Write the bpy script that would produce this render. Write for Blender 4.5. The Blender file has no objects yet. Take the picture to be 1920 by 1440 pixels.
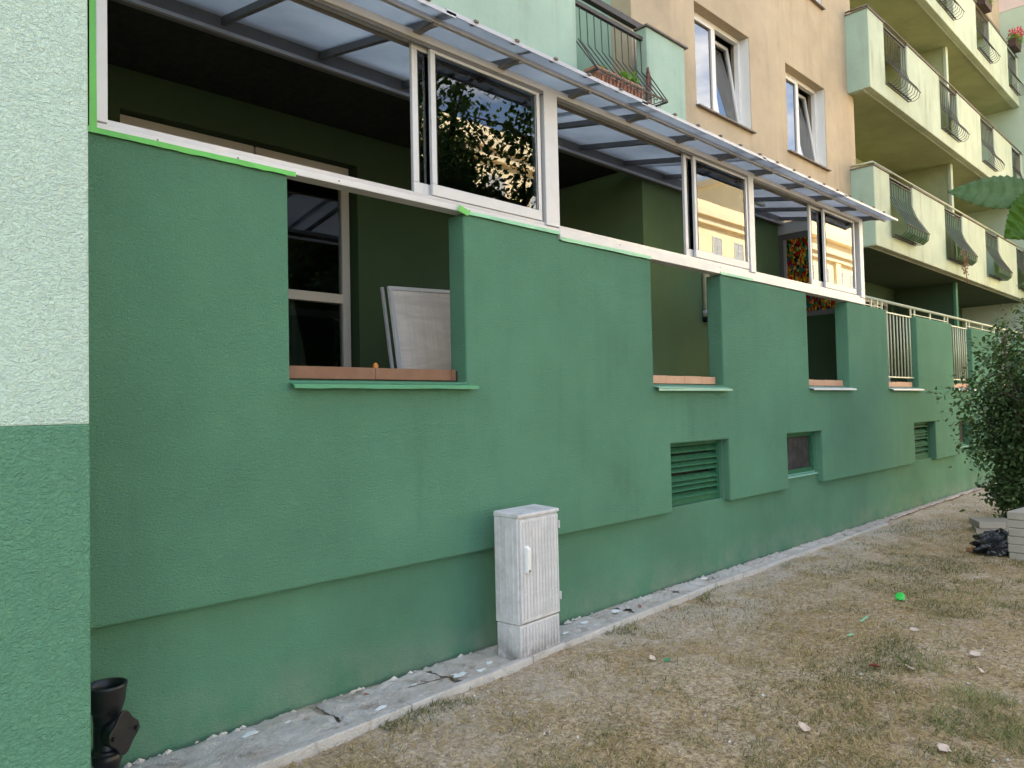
import bpy, math, random
import numpy as np
from mathutils import Vector, Matrix

random.seed(7); rng = np.random.default_rng(7)
SC = bpy.context.scene
COL = SC.collection
R = math.radians

# ------------------------------------------------------------------ camera
cam_d = bpy.data.cameras.new('camera'); cam = bpy.data.objects.new('camera', cam_d); COL.objects.link(cam)
cam_d.sensor_width = 36.0; cam_d.lens = 36.0 * 1420 / 1920; cam_d.clip_start = 0.05; cam_d.clip_end = 2000
A, P, RO = R(45.0), R(1.9), R(1.3)
Fv = Vector((math.cos(A) * math.cos(P), math.sin(A) * math.cos(P), math.sin(P)))
R0 = Vector((math.sin(A), -math.cos(A), 0)); U0 = R0.cross(Fv)
Rv = R0 * math.cos(RO) - U0 * math.sin(RO); Uv = R0 * math.sin(RO) + U0 * math.cos(RO)
M = Matrix((Rv, Uv, -Fv)).transposed().to_4x4(); M.translation = Vector((0, 0, 1.6)); cam.matrix_world = M
SC.camera = cam

# ------------------------------------------------------------------ sky and sun
SUN_AZ, SUN_EL = R(72.0), R(41.0)          # from +X towards +Y: the sun stands behind the building
w = bpy.data.worlds.new('World'); SC.world = w; w.use_nodes = True
nt = w.node_tree; nt.nodes.clear(); N = nt.nodes.new; L = nt.links.new
sky = N('ShaderNodeTexSky'); sky.sky_type = 'NISHITA'; sky.sun_disc = False
sky.sun_elevation = SUN_EL; sky.sun_rotation = R(90) - SUN_AZ
sky.air_density = 1.0; sky.dust_density = 1.4; sky.ozone_density = 1.0
tc = N('ShaderNodeTexCoord'); mp = N('ShaderNodeMapping'); mp.inputs['Scale'].default_value = (1.0, 1.0, 2.2)
nz = N('ShaderNodeTexNoise'); nz.inputs['Scale'].default_value = 2.3; nz.inputs['Detail'].default_value = 7; nz.inputs['Roughness'].default_value = 0.58
cr = N('ShaderNodeValToRGB'); cr.color_ramp.elements[0].position = 0.50; cr.color_ramp.elements[1].position = 0.68
mx = N('ShaderNodeMixRGB'); mx.inputs['Color2'].default_value = (8.6, 8.0, 7.3, 1)
bg = N('ShaderNodeBackground'); bg.inputs['Strength'].default_value = 0.122
ow = N('ShaderNodeOutputWorld')
L(tc.outputs['Generated'], mp.inputs['Vector']); L(mp.outputs['Vector'], nz.inputs['Vector']); L(nz.outputs['Fac'], cr.inputs['Fac'])
L(cr.outputs['Color'], mx.inputs['Fac']); L(sky.outputs['Color'], mx.inputs['Color1']); L(mx.outputs['Color'], bg.inputs['Color']); L(bg.outputs['Background'], ow.inputs['Surface'])
sd = bpy.data.lights.new('sun', 'SUN'); sd.energy = 5.0; sd.angle = R(0.5); sd.color = (1.0, 0.89, 0.70)
sun = bpy.data.objects.new('sun', sd); COL.objects.link(sun)
sv = Vector((math.cos(SUN_AZ) * math.cos(SUN_EL), math.sin(SUN_AZ) * math.cos(SUN_EL), math.sin(SUN_EL)))
sun.rotation_euler = sv.to_track_quat('Z', 'Y').to_euler(); sun.location = (20, 60, 60)
SC.view_settings.view_transform = 'Standard'; SC.view_settings.look = 'None'
SC.view_settings.exposure = 2.22; SC.view_settings.gamma = 1.0; SC.view_settings.use_curve_mapping = False
SC.render.engine = 'CYCLES'; SC.cycles.use_denoising = True; SC.cycles.max_bounces = 8
SC.cycles.transparent_max_bounces = 24; SC.cycles.diffuse_bounces = 5; SC.cycles.glossy_bounces = 5
SC.cycles.sample_clamp_indirect = 6.0; SC.cycles.caustics_reflective = False; SC.cycles.caustics_refractive = False

# ------------------------------------------------------------------ materials
def s2l(c):
    return tuple(((v / 255) / 12.92 if v / 255 <= 0.04045 else ((v / 255 + 0.055) / 1.055) ** 2.4) for v in c)
def rgba(c): return (c[0], c[1], c[2], 1)
class NT:
    def __init__(s, name):
        s.m = bpy.data.materials.new(name); s.m.use_nodes = True; s.t = s.m.node_tree; s.t.nodes.clear()
        s.out = s.n('ShaderNodeOutputMaterial'); s.co = None
    def n(s, typ, **kw):
        x = s.t.nodes.new(typ)
        for k, v in kw.items():
            if k in x.inputs: x.inputs[k].default_value = v
            else: setattr(x, k, v)
        return x
    def l(s, a, b): s.t.links.new(a, b)
    def coord(s):
        if s.co is None: s.co = s.n('ShaderNodeTexCoord').outputs['Object']
        return s.co
    def noise(s, scale, detail=3, rough=0.55, dist=0.0, stretch=None):
        x = s.n('ShaderNodeTexNoise'); x.inputs['Scale'].default_value = scale; x.inputs['Detail'].default_value = detail
        x.inputs['Roughness'].default_value = rough; x.inputs['Distortion'].default_value = dist
        v = s.coord()
        if stretch:
            mpn = s.n('ShaderNodeMapping'); mpn.inputs['Scale'].default_value = stretch; s.l(v, mpn.inputs['Vector']); v = mpn.outputs['Vector']
        s.l(v, x.inputs['Vector']); return x.outputs['Fac']
    def ramp(s, fac, a, b, ca=(0, 0, 0), cb=(1, 1, 1)):
        x = s.n('ShaderNodeValToRGB'); e = x.color_ramp.elements
        e[0].position = a; e[1].position = b; e[0].color = rgba(ca); e[1].color = rgba(cb); s.l(fac, x.inputs['Fac']); return x.outputs['Color']
    def mix(s, fac, a, b, mode='MIX'):
        x = s.n('ShaderNodeMixRGB'); x.blend_type = mode
        for k, v in (('Fac', fac), ('Color1', a), ('Color2', b)):
            if isinstance(v, (int, float)): x.inputs[k].default_value = v
            elif isinstance(v, tuple): x.inputs[k].default_value = rgba(v)
            else: s.l(v, x.inputs[k])
        return x.outputs['Color']
    def bump(s, h, strength, dist, prev=None):
        x = s.n('ShaderNodeBump'); x.inputs['Strength'].default_value = strength; x.inputs['Distance'].default_value = dist
        s.l(h, x.inputs['Height'])
        if prev is not None: s.l(prev, x.inputs['Normal'])
        return x.outputs['Normal']
    def pbr(s, col, rough=0.8, metal=0.0, normal=None, spec=0.5):
        b = s.n('ShaderNodeBsdfPrincipled')
        if isinstance(col, tuple): b.inputs['Base Color'].default_value = rgba(col)
        else: s.l(col, b.inputs['Base Color'])
        if isinstance(rough, (int, float)): b.inputs['Roughness'].default_value = rough
        else: s.l(rough, b.inputs['Roughness'])
        b.inputs['Metallic'].default_value = metal; b.inputs['Specular IOR Level'].default_value = spec
        if normal is not None: s.l(normal, b.inputs['Normal'])
        s.l(b.outputs[0], s.out.inputs['Surface']); return b
def scl(c, k): return tuple(v * k for v in c)

def stucco(name, c, grain=62, bs=0.55, bd=0.006, var=0.16, streak=0.0, streakcol=(0.12, 0.10, 0.06), dust=False, iso=False):
    n = NT(name)
    big = n.noise(0.9, 5, 0.6); mid = n.noise(5.5, 4, 0.6)
    col = n.mix(n.ramp(big, 0.3, 0.7), scl(c, 1 - var), scl(c, 1 + var * 0.7))
    col = n.mix(n.ramp(mid, 0.35, 0.75), col, n.mix(1.0, col, (1 + var * .35,) * 3, 'MULTIPLY'))
    if streak:
        st = n.noise(1.0, 5, 0.6, 0.2, stretch=(5.0, 5.0, 0.35)); blot = n.noise(1.6, 4, 0.6)
        f = n.mix(1.0, n.ramp(st, 0.50, 0.75), n.ramp(blot, 0.40, 0.65), 'MULTIPLY')
        f = n.mix(1.0, f, (streak,) * 3, 'MULTIPLY')
        col = n.mix(f, col, streakcol)
    if dust:
        sep = n.n('ShaderNodeSeparateXYZ'); n.l(n.coord(), sep.inputs[0])
        mr = n.n('ShaderNodeMapRange'); mr.inputs[1].default_value = 0.02; mr.inputs[2].default_value = 0.30; mr.inputs[3].default_value = 0.38; mr.inputs[4].default_value = 0.0
        n.l(sep.outputs['Z'], mr.inputs[0])
        d = n.mix(1.0, mr.outputs[0], n.ramp(n.noise(3.1, 6, 0.65), 0.38, 0.72), 'MULTIPLY')
        col = n.mix(d, col, (0.36, 0.33, 0.28))
    h1 = n.noise(grain, 3, 0.55, 1.4, stretch=(0.85, 0.85, 1.12) if iso else (0.66, 0.66, 1.35)); h2 = n.noise(grain * 2.6, 2, 0.5, 0.5)
    nm = n.bump(n.ramp(h1, 0.25, 0.75), bs, bd); nm = n.bump(h2, bs * 0.5, bd * 0.35, nm)
    n.pbr(col, 0.92, 0, nm, 0.25); return n.m

GREEN = (0.100, 0.238, 0.148); MINT = (0.52, 0.66, 0.555); PALE = (0.46, 0.52, 0.40); TAN = (0.46, 0.375, 0.265)
MT = {}
MT['green'] = stucco('green_stucco', GREEN, 78, 0.8, 0.008, 0.13, streak=0.42, streakcol=scl(GREEN, 0.55))
MT['green_base'] = stucco('green_plinth_stucco', scl(GREEN, 0.86), 60, 0.6, 0.007, 0.15, streak=0.3, streakcol=scl(GREEN, 0.5), dust=True)
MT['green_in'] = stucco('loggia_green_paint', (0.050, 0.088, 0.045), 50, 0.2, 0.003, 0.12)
MT['green_bay_lit'] = stucco('bay_green_warm_lit', (0.165, 0.255, 0.125), 50, 0.2, 0.003, 0.14)  # lighter, yellower green puts the warm light on the bay wall into its colour
MT['green_left'] = stucco('coarse_green_stucco', scl(GREEN, 1.14), 66, 0.9, 0.0090, 0.09, iso=True)
MT['mint'] = stucco('mint_stucco', MINT, 66, 0.9, 0.0090, 0.05, iso=True)
MT['balcony_mint'] = stucco('mint_balcony_stucco', (0.36, 0.49, 0.40), 26, 0.4, 0.004, 0.14, streak=0.35)
MT['pale'] = stucco('pale_balcony_stucco', PALE, 26, 0.3, 0.004, 0.16, streak=0.62, streakcol=(0.19, 0.17, 0.11))
MT['soffit'] = stucco('soffit_paint', (0.34, 0.37, 0.21), 12, 0.35, 0.006, 0.2)
MT['tan'] = stucco('tan_stucco', TAN, 30, 0.3, 0.004, 0.18, streak=0.45, streakcol=(0.25, 0.19, 0.12))
MT['wing'] = stucco('wing_mint_stucco', (0.42, 0.52, 0.41), 26, 0.2, 0.004, 0.1)
MT['wing_band'] = stucco('wing_pink_band', (0.62, 0.52, 0.48), 26, 0.2, 0.004, 0.1)
MT['yellow'] = stucco('yellow_render', (0.92, 0.80, 0.54), 20, 0.03, 0.001, 0.08)
MT['cream_trim'] = stucco('cream_trim', (0.85, 0.74, 0.52), 20, 0.03, 0.001, 0.05)

def metal(name, c, rough=0.45, met=0.0, grime=0.25, gcol=(0.10, 0.09, 0.08), scale=14):
    n = NT(name); f = n.ramp(n.noise(scale, 6, 0.65), 0.45, 0.8)
    col = n.mix(n.mix(1.0, f, (grime,) * 3, 'MULTIPLY'), c, gcol)
    rr = n.ramp(n.noise(scale * 1.7, 3), 0.2, 0.8, (rough * .8,) * 3, (min(1, rough * 1.35),) * 3)
    n.pbr(col, rr, met, n.bump(n.noise(scale * 3, 3), 0.06, 0.004)); return n.m
MT['alu'] = metal('aluminium_profile', (0.50, 0.50, 0.52), 0.38, 0.35, 0.18, (0.25, 0.24, 0.23), 7)
MT['alu_white'] = metal('white_coated_profile', (0.60, 0.60, 0.60), 0.4, 0.15, 0.18, (0.35, 0.33, 0.30), 7)
MT['rafter'] = metal('grey_canopy_steel', (0.20, 0.20, 0.21), 0.5, 0.3, 0.3)
MT['pvc'] = metal('white_window_plastic', (0.74, 0.73, 0.70), 0.35, 0, 0.12, (0.4, 0.38, 0.34), 5)
MT['pvc_dim'] = metal('grey_door_plastic', (0.56, 0.54, 0.50), 0.4, 0, 0.12, (0.3, 0.28, 0.24), 5)
MT['iron'] = metal('dark_wrought_iron', (0.07, 0.066, 0.06), 0.55, 0.2, 0.5, (0.12, 0.055, 0.03), 18)
MT['coping'] = metal('dark_sheet_coping', (0.16, 0.13, 0.11), 0.6, 0.1, 0.5, (0.30, 0.24, 0.18), 9)
MT['cream_metal'] = metal('cream_lit_railing', (0.50, 0.52, 0.36), 0.35, 0, 0.25, (0.25, 0.24, 0.15), 12)  # cream holds the yellow light reflected in the green terrace bars
MT['green_metal'] = metal('glossy_green_paint', (0.013, 0.110, 0.046), 0.75, 0, 0.25, (0.01, 0.05, 0.02), 9)
MT['sill_white'] = metal('pale_sheet_sill', (0.62, 0.68, 0.70), 0.4, 0.1, 0.2, (0.3, 0.32, 0.3), 12)
MT['sill_teal'] = metal('teal_sheet_sill', (0.20, 0.42, 0.32), 0.4, 0.1, 0.25, (0.35, 0.45, 0.4), 12)
MT['sill_green'] = metal('green_sheet_sill', (0.05, 0.26, 0.13), 0.4, 0.0, 0.2, (0.05, 0.15, 0.1), 12)
MT['black_iron'] = metal('black_bitumen_iron', (0.010, 0.010, 0.011), 0.38, 0.0, 0.5, (0.030, 0.028, 0.026), 22)
MT['dark'] = metal('dark_rubber', (0.010, 0.010, 0.011), 1.0, 0, 0.2)
MT['terracotta'] = metal('terracotta_planter', (0.42, 0.20, 0.12), 0.75, 0, 0.3, (0.20, 0.10, 0.07), 16)
MT['wicker'] = metal('brown_trellis_wood', (0.12, 0.05, 0.03), 0.7, 0, 0.3, (0.05, 0.025, 0.02), 18)
MT['planter_dark'] = metal('dark_brown_planter', (0.05, 0.022, 0.016), 0.6, 0, 0.3)
MT['slab'] = stucco('grey_concrete_slab', (0.36, 0.33, 0.28), 40, 0.5, 0.004, 0.2, streak=0.2)
MT['tile_brown'] = metal('brown_floor_tile', (0.17, 0.078, 0.045), 0.5, 0, 0.35, (0.27, 0.15, 0.095), 12)
MT['tile_salmon'] = metal('salmon_floor_tile', (0.48, 0.27, 0.17), 0.55, 0, 0.3, (0.60, 0.42, 0.30), 12)
MT['grout'] = metal('dark_gap', (0.04, 0.03, 0.025), 0.9)
MT['curtain'] = metal('pale_curtain', (0.55, 0.60, 0.62), 0.9, 0, 0.1)
MT['curtain_blue'] = metal('blue_curtain', (0.20, 0.42, 0.55), 0.9, 0, 0.1)
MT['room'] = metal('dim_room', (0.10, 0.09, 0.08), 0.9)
MT['white_board'] = metal('white_panel', (0.75, 0.76, 0.74), 0.5, 0, 0.12, (0.45, 0.45, 0.42), 6)
MT['black_shade'] = metal('slab_shade_black', (0.018, 0.022, 0.016), 0.9)  # near-black colour carries the deep shade on the upper balcony slab
MT['house_pane'] = metal('pale_curtained_pane', (0.50, 0.53, 0.55), 0.3, 0, 0.5, (0.22, 0.24, 0.27), 3)
MT['orange'] = metal('orange_plastic', (0.75, 0.26, 0.05), 0.4)
MT['toy'] = metal('bright_green_tape_ball', (0.05, 0.62, 0.10), 0.4, 0, 0.3, (0.02, 0.30, 0.05), 40)
MT['bag'] = metal('black_plastic_film', (0.018, 0.020, 0.023), 0.28, 0, 0.25, (0.06, 0.06, 0.06), 30)
MT['deadleaf'] = metal('pale_dry_leaf', (0.55, 0.44, 0.36), 0.8, 0, 0.4, (0.30, 0.19, 0.12), 60)
MT['brownleaf'] = metal('brown_dry_leaf', (0.26, 0.08, 0.045), 0.8, 0, 0.4, (0.30, 0.19, 0.12), 60)
MT['plaster_spill'] = metal('white_plaster_spill', (0.80, 0.83, 0.82), 0.7, 0, 0.1)
MT['soil'] = metal('soil', (0.05, 0.035, 0.025), 0.95)
MT['redflower'] = metal('red_petals', (0.62, 0.03, 0.08), 0.7, 0, 0.3, (0.75, 0.20, 0.25), 40)
MT['cream_strip'] = metal('cream_light_strip', (0.78, 0.70, 0.50), 0.4, 0, 0.15)  # tint of the bright strip modelled as a tube
MT['dirty_pane'] = metal('dusty_cellar_pane', (0.018, 0.018, 0.018), 0.9, 0, 0.8, (0.07, 0.068, 0.066), 9)

def cloudy():
    n = NT('cloudy_polycarbonate'); w_ = n.noise(3.0, 5, 0.6, 1.5, stretch=(0.6, 1, 2.6)); l_ = n.noise(60, 2, 0.5, stretch=(1, 1, 0.02))
    col = n.mix(n.ramp(w_, 0.35, 0.68), (0.70, 0.63, 0.55), (0.88, 0.81, 0.73)); col = n.mix(n.mix(1.0, n.ramp(l_, 0.45, 0.6), (0.15,) * 3, 'MULTIPLY'), col, (0.46, 0.44, 0.41))
    n.pbr(col, 0.35); return n.m
MT['cloudy'] = cloudy()
def tape_mat(name, c):
    n = NT(name); b = n.pbr(n.mix(n.ramp(n.noise(6, 4), 0.4, 0.7), c, scl(c, 0.8)), 0.45, 0, n.bump(n.noise(40, 4), 0.3, 0.004)); return n.m
MT['tape'] = tape_mat('bright_green_tape', (0.13, 0.52, 0.09)); MT['tape_pale'] = tape_mat('faded_green_tape', (0.30, 0.62, 0.36))

def glass_mat(name, tint=(0.92, 0.95, 0.94), ior=1.75, rough=0.0, wave=0.0):
    n = NT(name); fr = n.n('ShaderNodeFresnel'); fr.inputs['IOR'].default_value = ior
    tr = n.n('ShaderNodeBsdfTransparent'); tr.inputs['Color'].default_value = rgba(tint)
    gl = n.n('ShaderNodeBsdfGlossy'); gl.inputs['Roughness'].default_value = rough; gl.inputs['Color'].default_value = (1, 1, 1, 1)
    if wave:
        nm = n.bump(n.noise(2.2, 1, 0.4), wave, 0.01); n.l(nm, gl.inputs['Normal'])
    ms = n.n('ShaderNodeMixShader'); n.l(fr.outputs[0], ms.inputs[0]); n.l(tr.outputs[0], ms.inputs[1]); n.l(gl.outputs[0], ms.inputs[2])
    n.l(ms.outputs[0], n.out.inputs['Surface']); return n.m
MT['glass'] = glass_mat('window_glass', (0.86, 0.90, 0.89), 2.0, 0.0, 0.015)
MT['coated_glass'] = glass_mat('coated_window_glass', (0.70, 0.76, 0.78), 2.9, 0.0, 0.015)

def polycarb(name):
    n = NT(name); col = n.mix(n.ramp(n.noise(1.4, 5, 0.6), 0.35, 0.75), (0.62, 0.64, 0.67), (0.42, 0.44, 0.47))
    tl = n.n('ShaderNodeBsdfTranslucent'); n.l(col, tl.inputs['Color'])
    df = n.n('ShaderNodeBsdfPrincipled'); n.l(col, df.inputs['Base Color']); df.inputs['Roughness'].default_value = 0.3
    tr = n.n('ShaderNodeBsdfTransparent'); tr.inputs['Color'].default_value = (0.75, 0.78, 0.82, 1)
    m1 = n.n('ShaderNodeMixShader'); m1.inputs[0].default_value = 0.28; n.l(tl.outputs[0], m1.inputs[1]); n.l(df.outputs[0], m1.inputs[2])
    m2 = n.n('ShaderNodeMixShader'); m2.inputs[0].default_value = 0.18; n.l(m1.outputs[0], m2.inputs[1]); n.l(tr.outputs[0], m2.inputs[2])
    n.l(m2.outputs[0], n.out.inputs['Surface']); return n.m
MT['poly'] = polycarb('polycarbonate_sheet')

def film():
    n = NT('coloured_glass_film'); v = n.n('ShaderNodeTexVoronoi'); v.inputs['Scale'].default_value = 26; v.inputs['Randomness'].default_value = 1
    mpn = n.n('ShaderNodeMapping'); mpn.inputs['Rotation'].default_value = (0.5, 0.3, 0.2); mpn.inputs['Scale'].default_value = (1, 1.6, 0.8)
    n.l(n.coord(), mpn.inputs[0]); n.l(mpn.outputs[0], v.inputs['Vector'])
    sep = n.n('ShaderNodeSeparateColor'); n.l(v.outputs['Color'], sep.inputs[0])
    r = n.n('ShaderNodeValToRGB'); r.color_ramp.interpolation = 'CONSTANT'; e = r.color_ramp.elements
    pal = [(0.02, 0.02, 0.02), (0.45, 0.03, 0.02), (0.7, 0.22, 0.02), (0.75, 0.5, 0.05), (0.06, 0.25, 0.05), (0.03, 0.2, 0.22), (0.6, 0.55, 0.25), (0.35, 0.02, 0.06), (0.10, 0.32, 0.08)]
    while len(e) < len(pal): e.new(0.5)
    for i, p in enumerate(pal): e[i].position = i / len(pal); e[i].color = rgba(p)
    n.l(sep.outputs[0], r.inputs[0])
    v2 = n.n('ShaderNodeTexVoronoi'); v2.feature = 'DISTANCE_TO_EDGE'; v2.inputs['Scale'].default_value = 26; n.l(mpn.outputs[0], v2.inputs['Vector'])
    c = n.mix(n.ramp(v2.outputs['Distance'], 0.02, 0.06), (0.01, 0.01, 0.01), r.outputs[0])
    tl = n.n('ShaderNodeBsdfTranslucent'); n.l(c, tl.inputs[0]); df = n.n('ShaderNodeBsdfPrincipled'); n.l(c, df.inputs['Base Color']); df.inputs['Roughness'].default_value = 0.15
    ms = n.n('ShaderNodeMixShader'); ms.inputs[0].default_value = 0.5; n.l(tl.outputs[0], ms.inputs[1]); n.l(df.outputs[0], ms.inputs[2]); n.l(ms.outputs[0], n.out.inputs[0]); return n.m
MT['film'] = film()

def cabinet_mat():
    n = NT('weathered_grey_cabinet'); base = (0.60, 0.59, 0.59)
    col = n.mix(n.ramp(n.noise(9, 6, 0.7), 0.42, 0.8), base, (0.37, 0.365, 0.36))
    col = n.mix(n.mix(1.0, n.ramp(n.noise(2, 5, 0.6, 0.3, stretch=(9, 9, 0.5)), 0.5, 0.72), (0.55,) * 3, 'MULTIPLY'), col, (0.70, 0.69, 0.69))
    sep = n.n('ShaderNodeSeparateXYZ'); n.l(n.coord(), sep.inputs[0])
    mr = n.n('ShaderNodeMapRange'); mr.inputs[1].default_value = 0.03; mr.inputs[2].default_value = 0.2; mr.inputs[3].default_value = 1.0; mr.inputs[4].default_value = 0.0
    n.l(sep.outputs['Z'], mr.inputs[0])
    d = n.mix(1.0, mr.outputs[0], n.ramp(n.noise(14, 5, 0.6), 0.3, 0.6), 'MULTIPLY'); d = n.mix(1.0, d, (0.75,) * 3, 'MULTIPLY')
    col = n.mix(d, col, (0.15, 0.13, 0.11))
    n.pbr(col, 0.75, 0, n.bump(n.noise(90, 4), 0.25, 0.003), 0.3); return n.m
MT['cabinet'] = cabinet_mat()

def leaf_mat(name, a, b, trans=0.35, rough=0.5, scale=6.0):
    n = NT(name); col = n.mix(n.ramp(n.noise(scale, 4, 0.7), 0.35, 0.68), a, b)
    pb = n.n('ShaderNodeBsdfPrincipled'); n.l(col, pb.inputs['Base Color']); pb.inputs['Roughness'].default_value = rough; pb.inputs['Specular IOR Level'].default_value = 0.4
    tl = n.n('ShaderNodeBsdfTranslucent'); n.l(n.mix(1.0, col, (1.2, 1.5, 0.6), 'MULTIPLY'), tl.inputs[0])
    ms = n.n('ShaderNodeMixShader'); ms.inputs[0].default_value = trans; n.l(pb.outputs[0], ms.inputs[1]); n.l(tl.outputs[0], ms.inputs[2]); n.l(ms.outputs[0], n.out.inputs[0]); return n.m
MT['shrub'] = leaf_mat('shrub_leaves', (0.030, 0.060, 0.022), (0.10, 0.16, 0.055), 0.3, 0.4, 9)
MT['tree'] = leaf_mat('tree_leaves', (0.035, 0.075, 0.020), (0.085, 0.145, 0.035), scale=1.5)
MT['leaf_top'] = leaf_mat('elm_leaf', (0.080, 0.150, 0.050), (0.130, 0.205, 0.080), 0.35, 0.75, 60)
MT['leaf_light'] = leaf_mat('bright_elm_leaf', (0.06, 0.15, 0.008), (0.10, 0.21, 0.012), 0.5, 0.45, 40)
MT['plant'] = leaf_mat('planter_leaves', (0.10, 0.22, 0.03), (0.22, 0.34, 0.06), 0.4, 0.5, 30)
MT['netting'] = leaf_mat('green_shade_net', (0.10, 0.19, 0.145), (0.17, 0.27, 0.21), 0.5, 0.8, 8)
MT['drygrass'] = leaf_mat('dry_grass_blades', (0.27, 0.18, 0.085), (0.66, 0.50, 0.27), 0.25, 0.7, 35)
MT['greengrass'] = leaf_mat('green_grass_blades', (0.07, 0.095, 0.028), (0.20, 0.20, 0.07), 0.3, 0.6, 25)
MT['tuftgrass'] = leaf_mat('tuft_grass_blades', (0.085, 0.125, 0.03), (0.36, 0.33, 0.15), 0.3, 0.6, 14)
def bark():
    n = NT('grey_bark'); col = n.mix(n.ramp(n.noise(3, 6, 0.7, stretch=(6, 6, 1.2)), 0.35, 0.7), (0.07, 0.055, 0.042), (0.17, 0.14, 0.11))
    n.pbr(col, 0.95, 0, n.bump(n.noise(4, 6, 0.7, stretch=(8, 8, 1)), 0.7, 0.03)); return n.m
MT['bark'] = bark()

def ground_mat():
    n = NT('dry_trodden_lawn')
    sep = n.n('ShaderNodeSeparateXYZ'); n.l(n.coord(), sep.inputs[0])
    a = n.noise(0.8, 6, 0.6); b = n.noise(4.5, 6, 0.65); c = n.noise(34, 6, 0.75, 0.6); d = n.noise(95, 5, 0.75); e = n.noise(17, 5, 0.7, 0.8)
    soil = n.mix(n.ramp(c, 0.38, 0.62), (0.20, 0.130, 0.072), (0.66, 0.53, 0.375))
    straw = n.mix(n.ramp(c, 0.36, 0.64), (0.15, 0.098, 0.045), (0.58, 0.42, 0.21))
    col = n.mix(n.ramp(n.mix(0.5, a, b), 0.42, 0.58), soil, straw)
    moss = n.mix(1.0, n.ramp(b, 0.5, 0.62), n.ramp(e, 0.45, 0.6), 'MULTIPLY')
    col = n.mix(n.mix(1.0, moss, (0.6,) * 3, 'MULTIPLY'), col, (0.17, 0.165, 0.065))
    mr = n.n('ShaderNodeMapRange'); mr.inputs[1].default_value = 2.2; mr.inputs[2].default_value = 3.4; n.l(sep.outputs['Y'], mr.inputs[0])
    sand = n.mix(n.ramp(c, 0.3, 0.7), (0.37, 0.30, 0.225), (0.66, 0.575, 0.465))
    col = n.mix(n.mix(1.0, mr.outputs[0], n.ramp(n.noise(2.2, 5, 0.6), 0.35, 0.6), 'MULTIPLY'), col, sand)
    col = n.mix(n.mix(1.0, n.ramp(d, 0.56, 0.66), (0.8,) * 3, 'MULTIPLY'), col, (0.70, 0.62, 0.50))
    col = n.mix(n.mix(1.0, n.ramp(d, 0.34, 0.44, (1, 1, 1), (0, 0, 0)), (0.75,) * 3, 'MULTIPLY'), col, (0.085, 0.065, 0.045))
    col = n.mix(n.mix(1.0, n.ramp(e, 0.30, 0.42, (1, 1, 1), (0, 0, 0)), (0.45,) * 3, 'MULTIPLY'), col, (0.11, 0.085, 0.055))
    nm = n.bump(b, 0.5, 0.03); nm = n.bump(c, 0.8, 0.014, nm); nm = n.bump(d, 0.7, 0.006, nm)
    n.pbr(col, 0.96, 0, nm, 0.2); return n.m
MT['ground'] = ground_mat()
def concrete(name, base, light, dark):
    n = NT(name); a = n.noise(2.5, 6, 0.65); b = n.noise(11, 6, 0.7); c = n.noise(60, 4, 0.7)
    col = n.mix(n.ramp(a, 0.35, 0.65), base, light); col = n.mix(n.ramp(b, 0.52, 0.74), col, light)
    col = n.mix(n.mix(1.0, n.ramp(n.noise(6, 6, 0.7, 0.6), 0.54, 0.66), (0.75,) * 3, 'MULTIPLY'), col, dark)
    col = n.mix(n.ramp(c, 0.68, 0.74), col, (0.72, 0.71, 0.70))
    nm = n.bump(b, 0.8, 0.03); nm = n.bump(c, 0.9, 0.012, nm); n.pbr(col, 0.95, 0, nm, 0.2); return n.m
MT['apron'] = concrete('crumbling_concrete', (0.50, 0.44, 0.37), (0.70, 0.66, 0.615), (0.30, 0.23, 0.165))
MT['kerb'] = concrete('grey_kerb_concrete', (0.47, 0.44, 0.40), (0.57, 0.545, 0.51), (0.33, 0.29, 0.245))
MT['paving'] = concrete('dusty_paving', (0.44, 0.385, 0.335), (0.56, 0.51, 0.46), (0.25, 0.20, 0.16))

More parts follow.
